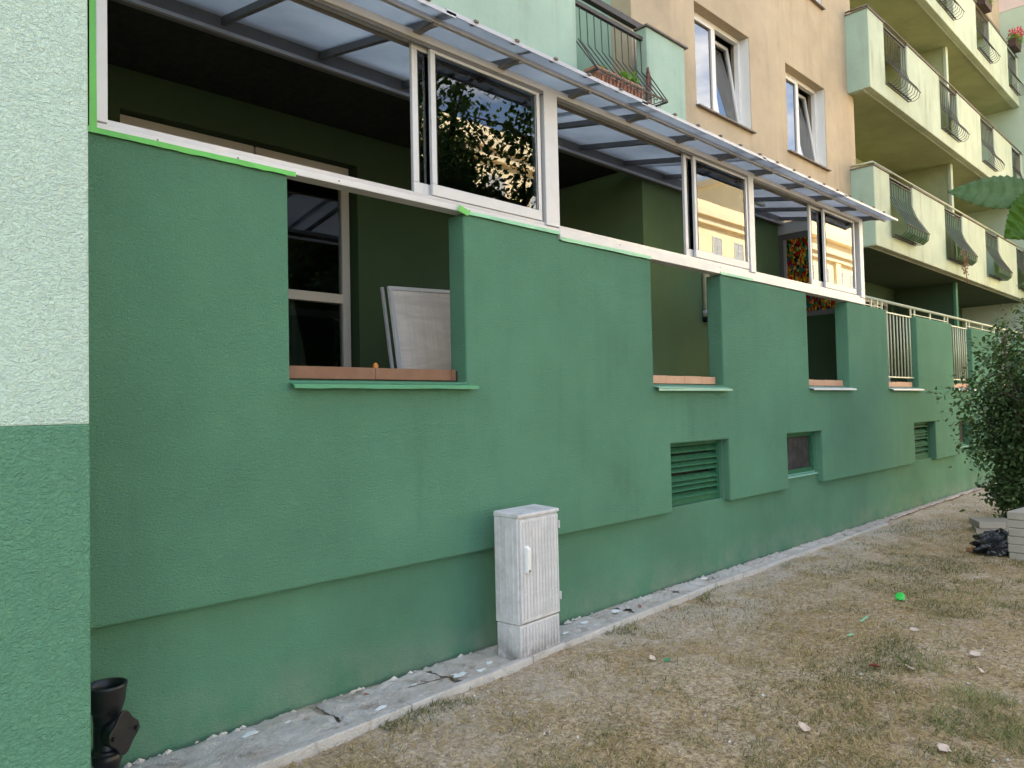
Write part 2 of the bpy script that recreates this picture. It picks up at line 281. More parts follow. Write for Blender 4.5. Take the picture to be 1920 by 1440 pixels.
# ------------------------------------------------------------------ mesh helpers
class MB:
    def __init__(s): s.v = []; s.f = []
    def box(s, x0, x1, y0, y1, z0, z1):
        i = len(s.v)
        s.v += [(x0, y0, z0), (x1, y0, z0), (x1, y1, z0), (x0, y1, z0), (x0, y0, z1), (x1, y0, z1), (x1, y1, z1), (x0, y1, z1)]
        s.f += [tuple(i + k for k in q) for q in ((0, 3, 2, 1), (4, 5, 6, 7), (0, 1, 5, 4), (1, 2, 6, 5), (2, 3, 7, 6), (3, 0, 4, 7))]; return s
    def hexa(s, pts):
        i = len(s.v); s.v += [tuple(p) for p in pts]
        s.f += [tuple(i + k for k in q) for q in ((0, 3, 2, 1), (4, 5, 6, 7), (0, 1, 5, 4), (1, 2, 6, 5), (2, 3, 7, 6), (3, 0, 4, 7))]; return s
    def bar(s, a, b, wx, wz, up=(0, 0, 1)):
        a = Vector(a); b = Vector(b); d = (b - a).normalized(); sd_ = d.cross(Vector(up))
        if sd_.length < 1e-5: sd_ = d.cross(Vector((1, 0, 0)))
        sd_.normalize(); u = sd_.cross(d); sx = sd_ * wx / 2; uz = u * wz / 2
        return s.hexa([a - sx - uz, a + sx - uz, b + sx - uz, b - sx - uz, a - sx + uz, a + sx + uz, b + sx + uz, b - sx + uz])
    def tube(s, pts, r, n=8, cap=True):
        pts = [Vector(p) for p in pts]; rs = r if isinstance(r, (list, tuple)) else [r] * len(pts); rings = []; pu = None
        for k, p in enumerate(pts):
            d = (pts[min(k + 1, len(pts) - 1)] - pts[max(k - 1, 0)])
            if d.length < 1e-9: d = Vector((0, 0, 1))
            d.normalize()
            if pu is None:
                u = d.cross(Vector((0.31, 0.87, 0.37)));
                if u.length < 1e-3: u = d.cross(Vector((1, 0, 0)))
            else:
                u = pu - d * pu.dot(d)
                if u.length < 1e-4: u = d.cross(Vector((0.31, 0.87, 0.37)))
            u.normalize(); pu = u; v = d.cross(u); i = len(s.v); rings.append(i)
            for j in range(n):
                t = 2 * math.pi * j / n; s.v.append(tuple(p + u * (rs[k] * math.cos(t)) + v * (rs[k] * math.sin(t))))
        for a, b in zip(rings, rings[1:]):
            for j in range(n): s.f.append((a + j, a + (j + 1) % n, b + (j + 1) % n, b + j))
        if cap: s.f.append(tuple(rings[0] + j for j in range(n))[::-1]); s.f.append(tuple(rings[-1] + j for j in range(n)))
        return s
    def lathe(s, cx, cy, prof, n=24):
        rings = []
        for r, z in prof:
            i = len(s.v); rings.append(i)
            for j in range(n): t = 2 * math.pi * j / n; s.v.append((cx + r * math.cos(t), cy + r * math.sin(t), z))
        for a, b in zip(rings, rings[1:]):
            for j in range(n): s.f.append((a + j, a + (j + 1) % n, b + (j + 1) % n, b + j))
        return s
    def prism(s, poly, o, ux, uy, depth):       # polygon in plane (ux,uy) at o, extruded by depth vector
        o = Vector(o); ux = Vector(ux); uy = Vector(uy); d = Vector(depth); i = len(s.v); n = len(poly)
        for a, b in poly: s.v.append(tuple(o + ux * a + uy * b))
        for a, b in poly: s.v.append(tuple(o + ux * a + uy * b + d))
        s.f.append(tuple(range(i, i + n))); s.f.append(tuple(range(i + 2 * n - 1, i + n - 1, -1)))
        for k in range(n): s.f.append((i + k, i + n + k, i + n + (k + 1) % n, i + (k + 1) % n))
        return s
    def wall(s, x0, x1, z0, z1, y0, y1, holes):   # slab in XZ with rectangular holes, welded
        xs = sorted({x0, x1, *[h[0] for h in holes], *[h[1] for h in holes]}); xs = [x for x in xs if x0 <= x <= x1]
        zs = sorted({z0, z1, *[h[2] for h in holes], *[h[3] for h in holes]}); zs = [z for z in zs if z0 <= z <= z1]
        base = {}
        def vid(x, y, z):
            k = (round(x, 5), round(y, 5), round(z, 5))
            if k not in base: base[k] = len(s.v); s.v.append((x, y, z))
            return base[k]
        def solid(i, k):
            if i < 0 or k < 0 or i >= len(xs) - 1 or k >= len(zs) - 1: return False
            cx = (xs[i] + xs[i + 1]) / 2; cz = (zs[k] + zs[k + 1]) / 2
            return not any(h[0] < cx < h[1] and h[2] < cz < h[3] for h in holes)
        for i in range(len(xs) - 1):
            for k in range(len(zs) - 1):
                if not solid(i, k): continue
                a, b, c, d = xs[i], xs[i + 1], zs[k], zs[k + 1]
                s.f.append((vid(a, y0, c), vid(b, y0, c), vid(b, y0, d), vid(a, y0, d)))
                s.f.append((vid(a, y1, c), vid(a, y1, d), vid(b, y1, d), vid(b, y1, c)))
                if not solid(i - 1, k): s.f.append((vid(a, y0, c), vid(a, y0, d), vid(a, y1, d), vid(a, y1, c)))
                if not solid(i + 1, k): s.f.append((vid(b, y0, c), vid(b, y1, c), vid(b, y1, d), vid(b, y0, d)))
                if not solid(i, k - 1): s.f.append((vid(a, y0, c), vid(a, y1, c), vid(b, y1, c), vid(b, y0, c)))
                if not solid(i, k + 1): s.f.append((vid(a, y0, d), vid(b, y0, d), vid(b, y1, d), vid(a, y1, d)))
        return s
    def build(s, name, mat, parent=None, bevel=0.0, seg=2, smooth=False, loc=None):
        me = bpy.data.meshes.new(name); me.from_pydata(s.v, [], s.f); me.update()
        me.materials.append(MT[mat] if isinstance(mat, str) else mat)
        if smooth: me.polygons.foreach_set('use_smooth', [True] * len(me.polygons))
        o = bpy.data.objects.new(name, me); COL.objects.link(o)
        if parent is not None: o.parent = parent
        if loc is not None: o.location = loc
        if bevel:
            m = o.modifiers.new('bevel', 'BEVEL'); m.width = bevel; m.segments = seg; m.limit_method = 'ANGLE'; m.angle_limit = R(40)
        return o
def box(name, mat, parent, *a, bevel=0.0, seg=2): return MB().box(*a).build(name, mat, parent, bevel, seg)
def thing(name, label, cat, loc=(0, 0, 0), group=None, rz=0.0):
    o = bpy.data.objects.new(name, None); COL.objects.link(o); o.location = loc; o.rotation_euler = (0, 0, rz); o.empty_display_size = 0.2
    o['label'] = label; o['category'] = cat
    if group: o['group'] = group
    return o
def tag(o, label, cat, group=None):
    o['label'] = label; o['category'] = cat
    if group: o['group'] = group
    return o
def struct(o): o['kind'] = 'structure'; return o
def share(src, parent, loc=(0, 0, 0), rot=None, scale=None):
    c = src.copy(); COL.objects.link(c); c.parent = parent; c.location = loc
    if rot is not None: c.rotation_euler = rot
    if scale is not None: c.scale = scale
    return c
def np_mesh(name, verts, tri, mat, parent=None):
    me = bpy.data.meshes.new(name); nv = len(verts); nf = len(tri); k = tri.shape[1]
    me.vertices.add(nv); me.vertices.foreach_set('co', verts.astype(np.float32).ravel())
    me.loops.add(nf * k); me.loops.foreach_set('vertex_index', tri.astype(np.int32).ravel())
    me.polygons.add(nf); me.polygons.foreach_set('loop_start', np.arange(0, nf * k, k, dtype=np.int32)); me.polygons.foreach_set('loop_total', np.full(nf, k, dtype=np.int32))
    me.update(); me.validate(); me.materials.append(MT[mat])
    o = bpy.data.objects.new(name, me); COL.objects.link(o)
    if parent is not None: o.parent = parent
    return o

# ------------------------------------------------------------------ key planes of the place (metres)
YP, YB = 3.728, 3.80          # parapet face, plinth face
YT = 5.20                      # tan wall face
YG = 4.90                      # ground floor wall face behind the glazing
YR = 6.20                      # back of the left recess
YR2 = 6.50                     # back of the right recess
YU = 4.72                      # upper left balcony front
YK = 4.80                      # right balconies front
XW = 25.85                     # wing wall
ROOF = 17.6
X_REC = 7.04; X_TAN0 = 7.35; X_TAN1 = 14.25

# ------------------------------------------------------------------ ground
def gz(x, y):
    return 0.010 * np.sin(1.9 * x + 0.7) * np.sin(2.3 * y + 1.1) + 0.006 * np.sin(5.3 * x + 2.0 * y) + 0.004 * np.sin(9.1 * y - 4.0 * x) - 0.012
def grid_axis(lo, hi, step, far):
    a = list(np.arange(lo, hi + 1e-6, step)); out = []; d = step * 2; x = lo
    while x > -far: x -= d; d *= 1.6; out.append(x)
    out = out[::-1] + a; x = out[-1]; d = step * 2
    while x < far: x += d; d *= 1.6; out.append(x)
    return np.array(out)
gx = grid_axis(0.0, 16.0, 0.05, 400); gy = grid_axis(-1.0, 3.8, 0.05, 400)
GX, GY = np.meshgrid(gx, gy, indexing='ij'); GZ = gz(GX, GY)
GZ += 0.010 * (rng.random(GZ.shape) - 0.5) * ((GX > 0.5) & (GX < 16) & (GY > -1) & (GY < 3.8))
nx, ny = GX.shape; idx = np.arange(nx * ny).reshape(nx, ny)
quads = np.stack([idx[:-1, :-1], idx[1:, :-1], idx[1:, 1:], idx[:-1, 1:]], -1).reshape(-1, 4)
g = struct(np_mesh('ground', np.stack([GX, GY, GZ], -1).reshape(-1, 3), quads, 'ground')); g.data.polygons.foreach_set('use_smooth', [True] * len(g.data.polygons))

def ky(x):      # inner line of the kerb: it draws nearer to the wall with distance
    return float(np.interp(x, [-1, 1.2, 3.4, 5.8, 8.0, 12.0, 20], [3.16, 3.25, 3.355, 3.50, 3.56, 3.60, 3.62]))
# concrete apron: broken slabs between the kerb and the plinth
apron = bpy.data.objects.new('concrete_apron', None); COL.objects.link(apron); struct(apron)
xx = -0.4; k = 0
while xx < 26:
    ln = random.uniform(0.55, 1.15) * (1 if xx < 9 else 1.8); n1, n2 = 26, 14; vs = []; fs = []
    tilt = random.uniform(-.008, .008); lift = random.uniform(-.006, .010); sk = random.uniform(-.07, .07)
    for i in range(n1 + 1):
        for j in range(n2 + 1):
            u, v = i / n1, j / n2; x = xx + 0.012 + u * (ln - 0.02) + sk * (v - .5); y0 = ky(x) + 0.065; y1 = 3.778 - 0.010 * (math.sin(x * 13) * math.sin(x * 5.3 + 1) + 1)
            y = y0 + (y1 - y0) * v; z = 0.012 + lift + tilt * (u - .5) + random.uniform(-.007, .008)
            if j == n2: z -= random.uniform(.006, .014)
            if i in (0, n1) or j in (0,): z -= random.uniform(0.0, 0.016); x += random.uniform(-.012, .012)
            vs.append((x, y, z))
    for i in range(n1):
        for j in range(n2): a = i * (n2 + 1) + j; fs.append((a, a + n2 + 1, a + n2 + 2, a + 1))
    m = MB(); m.v = vs; m.f = fs; m.build('concrete_slab', 'apron' if xx < 9.5 else 'paving', apron, smooth=True); xx += ln
kerb = bpy.data.objects.new('kerb', None); COL.objects.link(kerb); struct(kerb)
xx = -0.5
while xx < 9.6:
    a, b = xx + 0.004, xx + 0.996; ya, yb = ky(a), ky(b); z = 0.030 + random.uniform(-.006, .006) - max(0, xx - 6) * 0.008
    MB().hexa([(a, ya, -.2), (b, yb, -.2), (b, yb + .058, -.2), (a, ya + .058, -.2), (a, ya, z), (b, yb, z), (b, yb + .058, z), (a, ya + .058, z)]).build('kerbstone', 'kerb', kerb, bevel=0.008)
    xx += 1.0
# crumbled edge of render and mortar along the foot of the wall
vs = []; fs = []
for i in range(150):
    x = 1.0 + 15 * (i / 150) ** 1.5 + random.uniform(-.1, .1) + random.uniform(-.02, .02); y = 3.762 - random.random() * 0.02; s_ = random.uniform(.004, .013) * (1 if random.random() < .9 else 1.7)
    o = len(vs); vs += [(x - s_ * 2, y, .012), (x + s_ * 2, y, .012), (x + random.uniform(-.01, .01), y - s_ * 1.5, .012), (x, y - s_ * .4, .016 + s_)]
    fs += [(o, o + 1, o + 3), (o + 1, o + 2, o + 3), (o + 2, o, o + 3)]
m = MB(); m.v = vs; m.f = fs; cb = m.build('mortar_crumbs', 'apron'); cb['kind'] = 'stuff'; cb['label'] = 'pale mortar crumbs lying along the foot of the green wall'
# pebbles and grit
vs = []; fs = []
for i in range(5200):
    x = 1.2 + 10 * random.random() ** 1.6; y = random.uniform(0.6, 3.7); s_ = random.uniform(.002, .0058) * (1 if random.random() < .95 else 2.3); z = float(gz(x, y)) + (.024 if y > ky(x) else 0.006)
    o = len(vs); q = [(random.uniform(.6, 1.2) * s_ * math.cos(t) + x, random.uniform(.6, 1.2) * s_ * math.sin(t) + y, z - .003) for t in (0, 1.6, 3.1, 4.6)]
    vs += q + [(x, y, z + s_ * .7)]; fs += [(o, o + 1, o + 4), (o + 1, o + 2, o + 4), (o + 2, o + 3, o + 4), (o + 3, o, o + 4)]
m = MB(); m.v = vs; m.f = fs; cb = m.build('grit', 'apron'); cb['kind'] = 'stuff'; cb['label'] = 'pale grit and tiny stones strewn over the dry lawn'

# ------------------------------------------------------------------ grass
def vnoise(x, y, s, seed):
    r = np.random.default_rng(seed).random((64, 64)); x = x * s; y = y * s; i = np.floor(x).astype(int); j = np.floor(y).astype(int); fx = x - i; fy = y - j
    fx = fx * fx * (3 - 2 * fx); fy = fy * fy * (3 - 2 * fy); g_ = lambda a, b: r[a % 64, b % 64]
    return (g_(i, j) * (1 - fx) + g_(i + 1, j) * fx) * (1 - fy) + (g_(i, j + 1) * (1 - fx) + g_(i + 1, j + 1) * fx) * fy
def grass(name, mat, n, hmin, hmax, wid, flat, dens, label, xr=(1.3, 13.0), pw=1.7):
    x = xr[0] + (xr[1] - xr[0]) * rng.random(n) ** pw; y = 0.3 + 3.2 * rng.random(n)
    kyv = np.interp(x, [-1, 1.2, 3.4, 5.8, 8.0, 12.0, 20], [3.16, 3.25, 3.355, 3.50, 3.56, 3.60, 3.62])
    keep = (rng.random(n) < dens(x, y)) & (y < kyv + 0.005); x = x[keep]; y = y[keep]; n = len(x)
    h = hmin + (hmax - hmin) * rng.random(n) ** 2; az = rng.random(n) * 6.283; ln = h * (flat + 0.6 * rng.random(n)); z = gz(x, y) - 0.003
    wx = -np.sin(az) * wid * (0.6 + 0.8 * rng.random(n)); wy = np.cos(az) * wid; dx = np.cos(az) * ln; dy = np.sin(az) * ln
    hz = h * np.clip(1.15 - flat * 0.75 * rng.random(n), 0.12, 1)
    v0 = np.stack([x - wx, y - wy, z], -1); v1 = np.stack([x + wx, y + wy, z], -1)
    v2 = np.stack([x + dx * .45 - wx * .7, y + dy * .45 - wy * .7, z + hz * .75], -1); v3 = np.stack([x + dx * .45 + wx * .7, y + dy * .45 + wy * .7, z + hz * .75], -1)
    v4 = np.stack([x + dx, y + dy, z + hz], -1)
    V = np.stack([v0, v1, v2, v3, v4], 1).reshape(-1, 3); b = np.arange(n)[:, None] * 5
    T = np.concatenate([b + np.array([[0, 1, 3]]), b + np.array([[0, 3, 2]]), b + np.array([[2, 3, 4]])])
    o = np_mesh(name, V, T, mat); o['kind'] = 'stuff'; o['label'] = label; return o
def d_dry(x, y): return np.clip((vnoise(x, y, 1.3, 1) * .6 + vnoise(x, y, 5, 2) * .6 - .28) * 1.9, 0.06, 1) * np.clip((3.75 - y) / 1.3, .18, 1) * np.clip(1.2 - (x - 6) * .09, 0.3, 1)
def d_green(x, y):
    right = np.clip((x * 0.55 - y * 1.5 + 0.9) / 1.2, 0, 1)
    edge = np.exp(-((np.interp(x, [1.2, 3.4, 5.8, 8.0], [3.25, 3.355, 3.50, 3.56]) - y - .05) / .09) ** 2) * (vnoise(x, y, 2.5, 7) > .55) * .9
    return np.clip(np.clip((vnoise(x, y, 1.7, 3) * .55 + vnoise(x, y, 6, 4) * .6 - .50) * 2.4, 0, 1) * (0.22 + .9 * right) + edge, 0, 1) * np.clip(1.25 - (x - 5) * .16, .1, 1)
grass('dry_grass', 'drygrass', 330000, .010, .034, .0021, 1.9, d_dry, 'short straw coloured dry grass of the trampled lawn')
grass('green_grass', 'greengrass', 210000, .012, .050, .0021, 1.0, d_green, 'patchy green grass growing through the dry lawn')
def d_tuft(x, y): return (np.clip((vnoise(x, y, 2.6, 11) - .50) * 5, 0, 1) * (vnoise(x, y, 9, 12) > .35) * np.clip((x * 0.5 - y * 1.3 - .25) * 2.0, 0, 1) * np.clip((6.2 - x) * .8, .12, 1))
grass('long_grass', 'tuftgrass', 60000, .03, .11, .0022, 1.1, d_tuft, 'longer grass tufts in the right foreground of the lawn', xr=(2.2, 7.5), pw=1.2)

# ------------------------------------------------------------------ neighbouring block on the left
XL = 0.829; YL = 2.92
nb = thing('neighbouring_house', 'pale mint block with dark green foot at the left edge', 'building', (XL, YL, 0))
def lbox(nm, mt, *a, bevel=0.0): o = MB().box(*a).build(nm, mt, nb, bevel); o.matrix_parent_inverse = Matrix.Translation((-XL, -YL, 0)); return o
lbox('lower_wall', 'green_left', -14, XL, YL, 18, -0.3, 1.581, bevel=0.006); lbox('upper_wall', 'mint', -14, XL - .001, YL + .001, 18, 1.581, ROOF, bevel=0.006)

# ------------------------------------------------------------------ main building
ab = thing('apartment_building', 'long apartment block with tan and mint walls behind the terrace', 'building')
def part(nm, mt, *a, bevel=0.0): return MB().box(*a).build(nm, mt, ab, bevel)
DOOR = (1.98, 4.13, 1.75, 4.00)
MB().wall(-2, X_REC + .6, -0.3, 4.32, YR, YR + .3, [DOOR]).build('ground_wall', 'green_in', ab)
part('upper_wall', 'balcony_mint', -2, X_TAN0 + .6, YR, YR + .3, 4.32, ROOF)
part('ground_wall', 'green_bay_lit', X_REC, 10.5, YG, YR + .25, -0.3, 4.31); part('ground_wall', 'green_in', 10.5, X_TAN1, YT, YR + .25, -0.3, 4.16)
W1 = [(8.78, 10.28), (11.46, 12.95)]
holes = []
for zb in (5.57, 8.38):
    for a, b in W1: holes.append((a, b, zb, zb + 1.40))
MB().wall(X_TAN0, X_TAN1, 4.16, ROOF, YT, YT + .30, holes).build('tan_wall', 'tan', ab, bevel=0.008)
part('recess_side_wall', 'balcony_mint', X_TAN0, X_TAN0 + .2, YT + .30, YR, 4.32, ROOF)
part('recess_side_wall', 'soffit', X_TAN1 - .2, X_TAN1, YT + .30, YR2, 4.16, ROOF)
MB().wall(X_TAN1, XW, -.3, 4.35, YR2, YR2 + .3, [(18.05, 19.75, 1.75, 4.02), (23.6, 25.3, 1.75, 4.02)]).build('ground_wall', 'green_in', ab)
part('upper_wall', 'soffit', X_TAN1, XW, YR2, YR2 + .3, 4.35, ROOF)
for i, z in enumerate((1.75, 4.62, 7.45, 10.28)):
    zt = (4.349, 7.182, 10.013, 12.35)[i]
    part('partition_wall', 'green_in' if i == 0 else 'soffit', 20.02, 20.14, YT, YR2, z, zt); part('partition_edge', 'green' if i == 0 else 'pale', 20.00, 20.16, YT - .06, YT, z, zt)
part('upper_balcony_front', 'tan', X_TAN1, XW, YT, YT + .2, 12.36, ROOF); part('balcony_soffit', 'soffit', X_TAN1, XW, YT + .2, YR2, 12.35, 12.6)
part('roof', 'slab', -14, 45, YT - .1, 18, ROOF, ROOF + .3); part('rear_wall', 'tan', -14, 45, 17.7, 18, -.3, ROOF)
part('terrace_floor', 'tile_salmon', 0.9, XW, YB + .13, YR2, 1.60, 1.745)
part('string_course', 'wing_band', XW - .012, XW, 2.4, 6.4, 12.93, 13.30)
wing = thing('building_wing', 'pale mint wing wall at the far end of the balconies', 'building', (XW, 2.4, 0))
o = MB().box(0, 14, 0, 15.3, -.3, ROOF).build('wing_wall', 'wing', wing)

def window(x0, x1, z0, z1, y, tilt, kind, blue):
    wn = bpy.data.objects.new('window', None); COL.objects.link(wn); wn.parent = ab
    f = MB(); t = .06; f.box(x0, x1, y, y + .07, z0, z0 + t); f.box(x0, x1, y, y + .07, z1 - t, z1); f.box(x0, x0 + t, y, y + .07, z0 + t, z1 - t); f.box(x1 - t, x1, y, y + .07, z0 + t, z1 - t)
    xm = (x0 + x1) / 2; f.box(xm - .035, xm + .035, y, y + .07, z0 + t, z1 - t); f.build('frame', 'pvc', wn, bevel=.004)
    s_ = MB(); a, b, c, d = x0 + t + .004, xm - .04, z0 + t + .004, z1 - t - .004; q = .05
    s_.box(a, b, y - .012, y + .05, c, c + q); s_.box(a, b, y - .012, y + .05, d - q, d); s_.box(a, a + q, y - .012, y + .05, c + q, d - q); s_.box(b - q, b, y - .012, y + .05, c + q, d - q)
    s_.build('sash', 'pvc', wn, bevel=.004); box('pane', 'coated_glass', wn, a + q, b - q, y + .012, y + .018, c + q, d - q)
    s2 = MB(); a, b = xm + .04, x1 - t - .004; W = b - a; H = d - c
    s2.box(0, W, -.012, .05, 0, q); s2.box(0, W, -.012, .05, H - q, H); s2.box(0, q, -.012, .05, q, H - q); s2.box(W - q, W, -.012, .05, q, H - q)
    o = s2.build('sash', 'pvc', wn, bevel=.004); o.location = (a, y, c); o.rotation_euler = (-tilt, 0, 0)
    p = MB().box(q, W - q, .012, .018, q, H - q).build('pane', 'coated_glass', wn); p.location = (a, y, c); p.rotation_euler = (-tilt, 0, 0)
    box('reveal', 'white_board', wn, x1 - .004, x1 + .0, YT + .012, y, z0 + .02, z1 - .003)
    MB().hexa([(x0 - .03, YT - .06, z0 - .035), (x1 + .03, YT - .06, z0 - .035), (x1 + .03, y, z0 - .005), (x0 - .03, y, z0 - .005), (x0 - .03, YT - .06, z0 - .012), (x1 + .03, YT - .06, z0 - .012), (x1 + .03, y, z0 + .018), (x0 - .03, y, z0 + .018)]).build('window_sill', 'coping', wn, bevel=.004)
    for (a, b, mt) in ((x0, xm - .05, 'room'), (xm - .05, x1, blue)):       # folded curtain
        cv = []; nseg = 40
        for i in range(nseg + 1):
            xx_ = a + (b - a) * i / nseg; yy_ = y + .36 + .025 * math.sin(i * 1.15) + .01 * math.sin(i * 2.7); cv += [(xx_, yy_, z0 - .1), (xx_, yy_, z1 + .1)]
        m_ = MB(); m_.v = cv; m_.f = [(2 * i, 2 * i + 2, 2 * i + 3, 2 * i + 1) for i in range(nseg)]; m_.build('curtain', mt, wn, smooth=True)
    return wn
for iz, zb in enumerate((5.57, 8.38)):
    for j, (a, b) in enumerate(W1): window(a, b, zb, zb + 1.40, YT + .15, R(7.5), 0, 'curtain_blue' if j == 0 else 'curtain')
# interior partitions keep the rooms dark
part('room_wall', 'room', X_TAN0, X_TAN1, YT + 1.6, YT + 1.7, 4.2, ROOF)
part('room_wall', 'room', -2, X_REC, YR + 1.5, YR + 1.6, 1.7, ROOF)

# balcony door set in the recess behind the first opening
dr = bpy.data.objects.new('balcony_door', None); COL.objects.link(dr); dr.parent = ab
def dframe(x0, x1, z0, z1, y, mid=None, mt='pvc_dim'):
    t = .085; f = MB(); f.box(x0, x1, y, y + .07, z0, z0 + t); f.box(x0, x1, y, y + .07, z1 - t, z1); f.box(x0, x0 + t, y, y + .07, z0 + t, z1 - t); f.box(x1 - t, x1, y, y + .07, z0 + t, z1 - t)
    zz = [z0 + t] + ([mid] if mid else []) + [z1 - t]
    if mid: f.box(x0 + t, x1 - t, y, y + .07, mid - .045, mid + .045)
    f.build('frame', mt, dr, bevel=.004)
    for p, q in zip(zz, zz[1:]): box('pane', 'glass', dr, x0 + t, x1 - t, y + .03, y + .037, p + (.045 if mid and p == mid else 0), q - (.045 if mid and q == mid else 0))
dframe(1.99, 3.12, 1.76, 3.99, YR + .10); dframe(3.14, 4.10, 1.76, 3.99, YR + .10, 2.70)
for x0, x1 in ((1.99, 3.12), (3.14, 4.10)):
    cv = []; nseg = 60
    for i in range(nseg + 1):
        x_ = x0 + (x1 - x0) * i / nseg; y_ = YR + .45 + .03 * math.sin(i * .95) + .012 * math.sin(i * 2.3); cv += [(x_, y_, 1.7), (x_, y_, 4.05)]
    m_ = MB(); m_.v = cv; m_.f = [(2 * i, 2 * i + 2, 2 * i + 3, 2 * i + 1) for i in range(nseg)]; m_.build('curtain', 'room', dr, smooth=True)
for x0, x1 in ((18.05, 19.75), (23.6, 25.3)):
    d2 = bpy.data.objects.new('balcony_door', None); COL.objects.link(d2); d2.parent = ab; dr = d2
    dframe(x0 + .01, x0 + .83, 1.76, 4.01, YR2 + .08, 2.6, 'pvc'); dframe(x0 + .86, x1 - .01, 1.76, 4.01, YR2 + .08, None, 'pvc')
    box('backing', 'room', d2, x0, x1, YR2 + .28, YR2 + .30, 1.75, 4.02)
# lattice screen on the first floor loggia
lt = bpy.data.objects.new('lattice', None); COL.objects.link(lt); lt.parent = ab
for i in range(22): box('lattice_bar', 'pale', lt, 21.3 + i * .085, 21.318 + i * .085, YR2 - .05, YR2 - .035, 4.7, 7.0)
for i in range(24): box('lattice_bar', 'pale', lt, 21.28, 23.15, YR2 - .035, YR2 - .02, 4.75 + i * .095, 4.768 + i * .095)
box('door_leaf', 'white_board', lt, 20.5, 21.0, YR2 - .04, YR2 - .005, 4.65, 7.0)

# ------------------------------------------------------------------ terrace wall: plinth, proud parapet, openings, vents
tw = thing('terrace_wall', 'dark green rendered terrace wall running along the lawn', 'wall')
OPS = [(2.04, 3.31), (5.45, 6.63), (8.55, 9.74), (11.13, 12.38), (14.19, 15.35), (17.40, 18.60), (20.5, 21.7), (23.4, 24.6)]
VENTS = [(5.68, 6.69, 'louvre'), (7.94, 8.85, 'cellar'), (12.10, 13.10, 'louvre'), (14.38, 15.15, 'cellar'), (18.2, 19.2, 'louvre'), (20.6, 21.4, 'cellar')]
ZP = 0.664
hl = [(a, b, 1.782, 5) for a, b in OPS] + [(a, b, 0, 1.262) for a, b, k in VENTS]
hl.append((4.262, XW, 2.862, 5))          # its top steps down a little under the wide post
MB().wall(XL - .2, XW, ZP, 2.905, YP, YP + .165, hl).build('parapet', 'green', tw, bevel=.014, seg=3)
MB().wall(XL - .2, XW, -.3, 1.60, YB, YB + .20, [(a + .005, b - .02, (.692 if k == 'louvre' else .79), 1.262) for a, b, k in VENTS]).build('plinth', 'green_base', tw)
for i, (a, b, k) in enumerate(VENTS):
    y = YB + .035
    if k == 'louvre':
        lv = bpy.data.objects.new('louvre_vent', None); COL.objects.link(lv); lv.parent = tw; a2, b2, z0, z1 = a + .006, b - .022, .695, 1.259
        f = MB(); f.box(a2, b2, y, y + .05, z0, z0 + .05); f.box(a2, b2, y, y + .05, z1 - .035, z1); f.box(a2, a2 + .035, y, y + .05, z0 + .05, z1 - .035); f.box(b2 - .04, b2, y, y + .05, z0 + .05, z1 - .035); f.build('frame', 'green_metal', lv, bevel=.003)
        ns = 8; dz = (z1 - .04 - z0 - .05) / ns; mtl = 'green_metal' if i == 0 else 'sill_teal'
        src = MB().hexa([(a2 + .037, y - .012, 0), (b2 - .042, y - .012, 0), (b2 - .042, y + .045, dz * .72), (a2 + .037, y + .045, dz * .72), (a2 + .037, y - .012, .010), (b2 - .042, y - .012, .010), (b2 - .042, y + .045, dz * .72 + .008), (a2 + .037, y + .045, dz * .72 + .008)]).build('slat', 'green_metal', lv, bevel=.002)
        src.location.z = z0 + .052
        for q in range(1, ns): share(src, lv, (0, 0, z0 + .052 + q * dz), (random.uniform(-.004, .004), random.uniform(-.006, .006) * .3, 0))
        box('backing', 'dark', lv, a2, b2, y + .12, y + .13, z0, z1)
    else:
        cw = bpy.data.objects.new('cellar_window', None); COL.objects.link(cw); cw.parent = tw; a2, b2, z0, z1 = a + .006, b - .022, .795, 1.259
        f = MB(); f.box(a2, b2, y, y + .05, z0, z0 + .05); f.box(a2, b2, y, y + .05, z1 - .045, z1); f.box(a2, a2 + .045, y, y + .05, z0 + .05, z1 - .045); f.box(b2 - .05, b2, y, y + .05, z0 + .05, z1 - .045); f.build('frame', 'green_metal', cw, bevel=.003)
        box('pane', 'dirty_pane', cw, a2 + .04, b2 - .045, y + .025, y + .03, z0 + .05, z1 - .045)
        MB().hexa([(a2, YB - .025, z0 - .03), (b2, YB - .025, z0 - .03), (b2, y, z0 - .004), (a2, y, z0 - .004), (a2, YB - .025, z0 - .022), (b2, YB - .025, z0 - .022), (b2, y, z0 + .004), (a2, y, z0 + .004)]).build('sill', 'sill_teal', cw, bevel=.002)
for i, (a, b) in enumerate(OPS):
    sm = 'sill_green' if i == 0 else 'sill_teal' if i == 1 else 'sill_white'
    yo = YP - .055; m = MB(); dz = .012 if i == 1 else 0
    m.hexa([(a - .012, yo, 1.752), (b + .055, yo, 1.752 - dz), (b - .003, YP + .11, 1.787), (a + .004, YP + .11, 1.787), (a - .012, yo, 1.760), (b + .055, yo, 1.760 - dz), (b - .003, YP + .11, 1.795), (a + .004, YP + .11, 1.795)])
    m.box(a - .012, b + .055, yo - .003, yo, 1.740 - dz, 1.760 - dz)
    m.build('sheet_sill', sm, tw, bevel=.002)
    tm = 'tile_brown' if i == 0 else 'tile_salmon'; ty = YP + .075; x = a + .003; w_ = .60 if i == 0 else .30
    while x < b - .05:
        x2 = min(x + w_ - .003, b - .03); box('edge_tile', tm, tw, x, x2, ty, ty + .015, 1.797, 1.868 + random.uniform(-.002, .002), bevel=.002); x += w_
    MB().box(a + .003, b - .003, ty + .015, ty + .09, 1.75, 1.862).build('tile_bed', 'grout', tw)

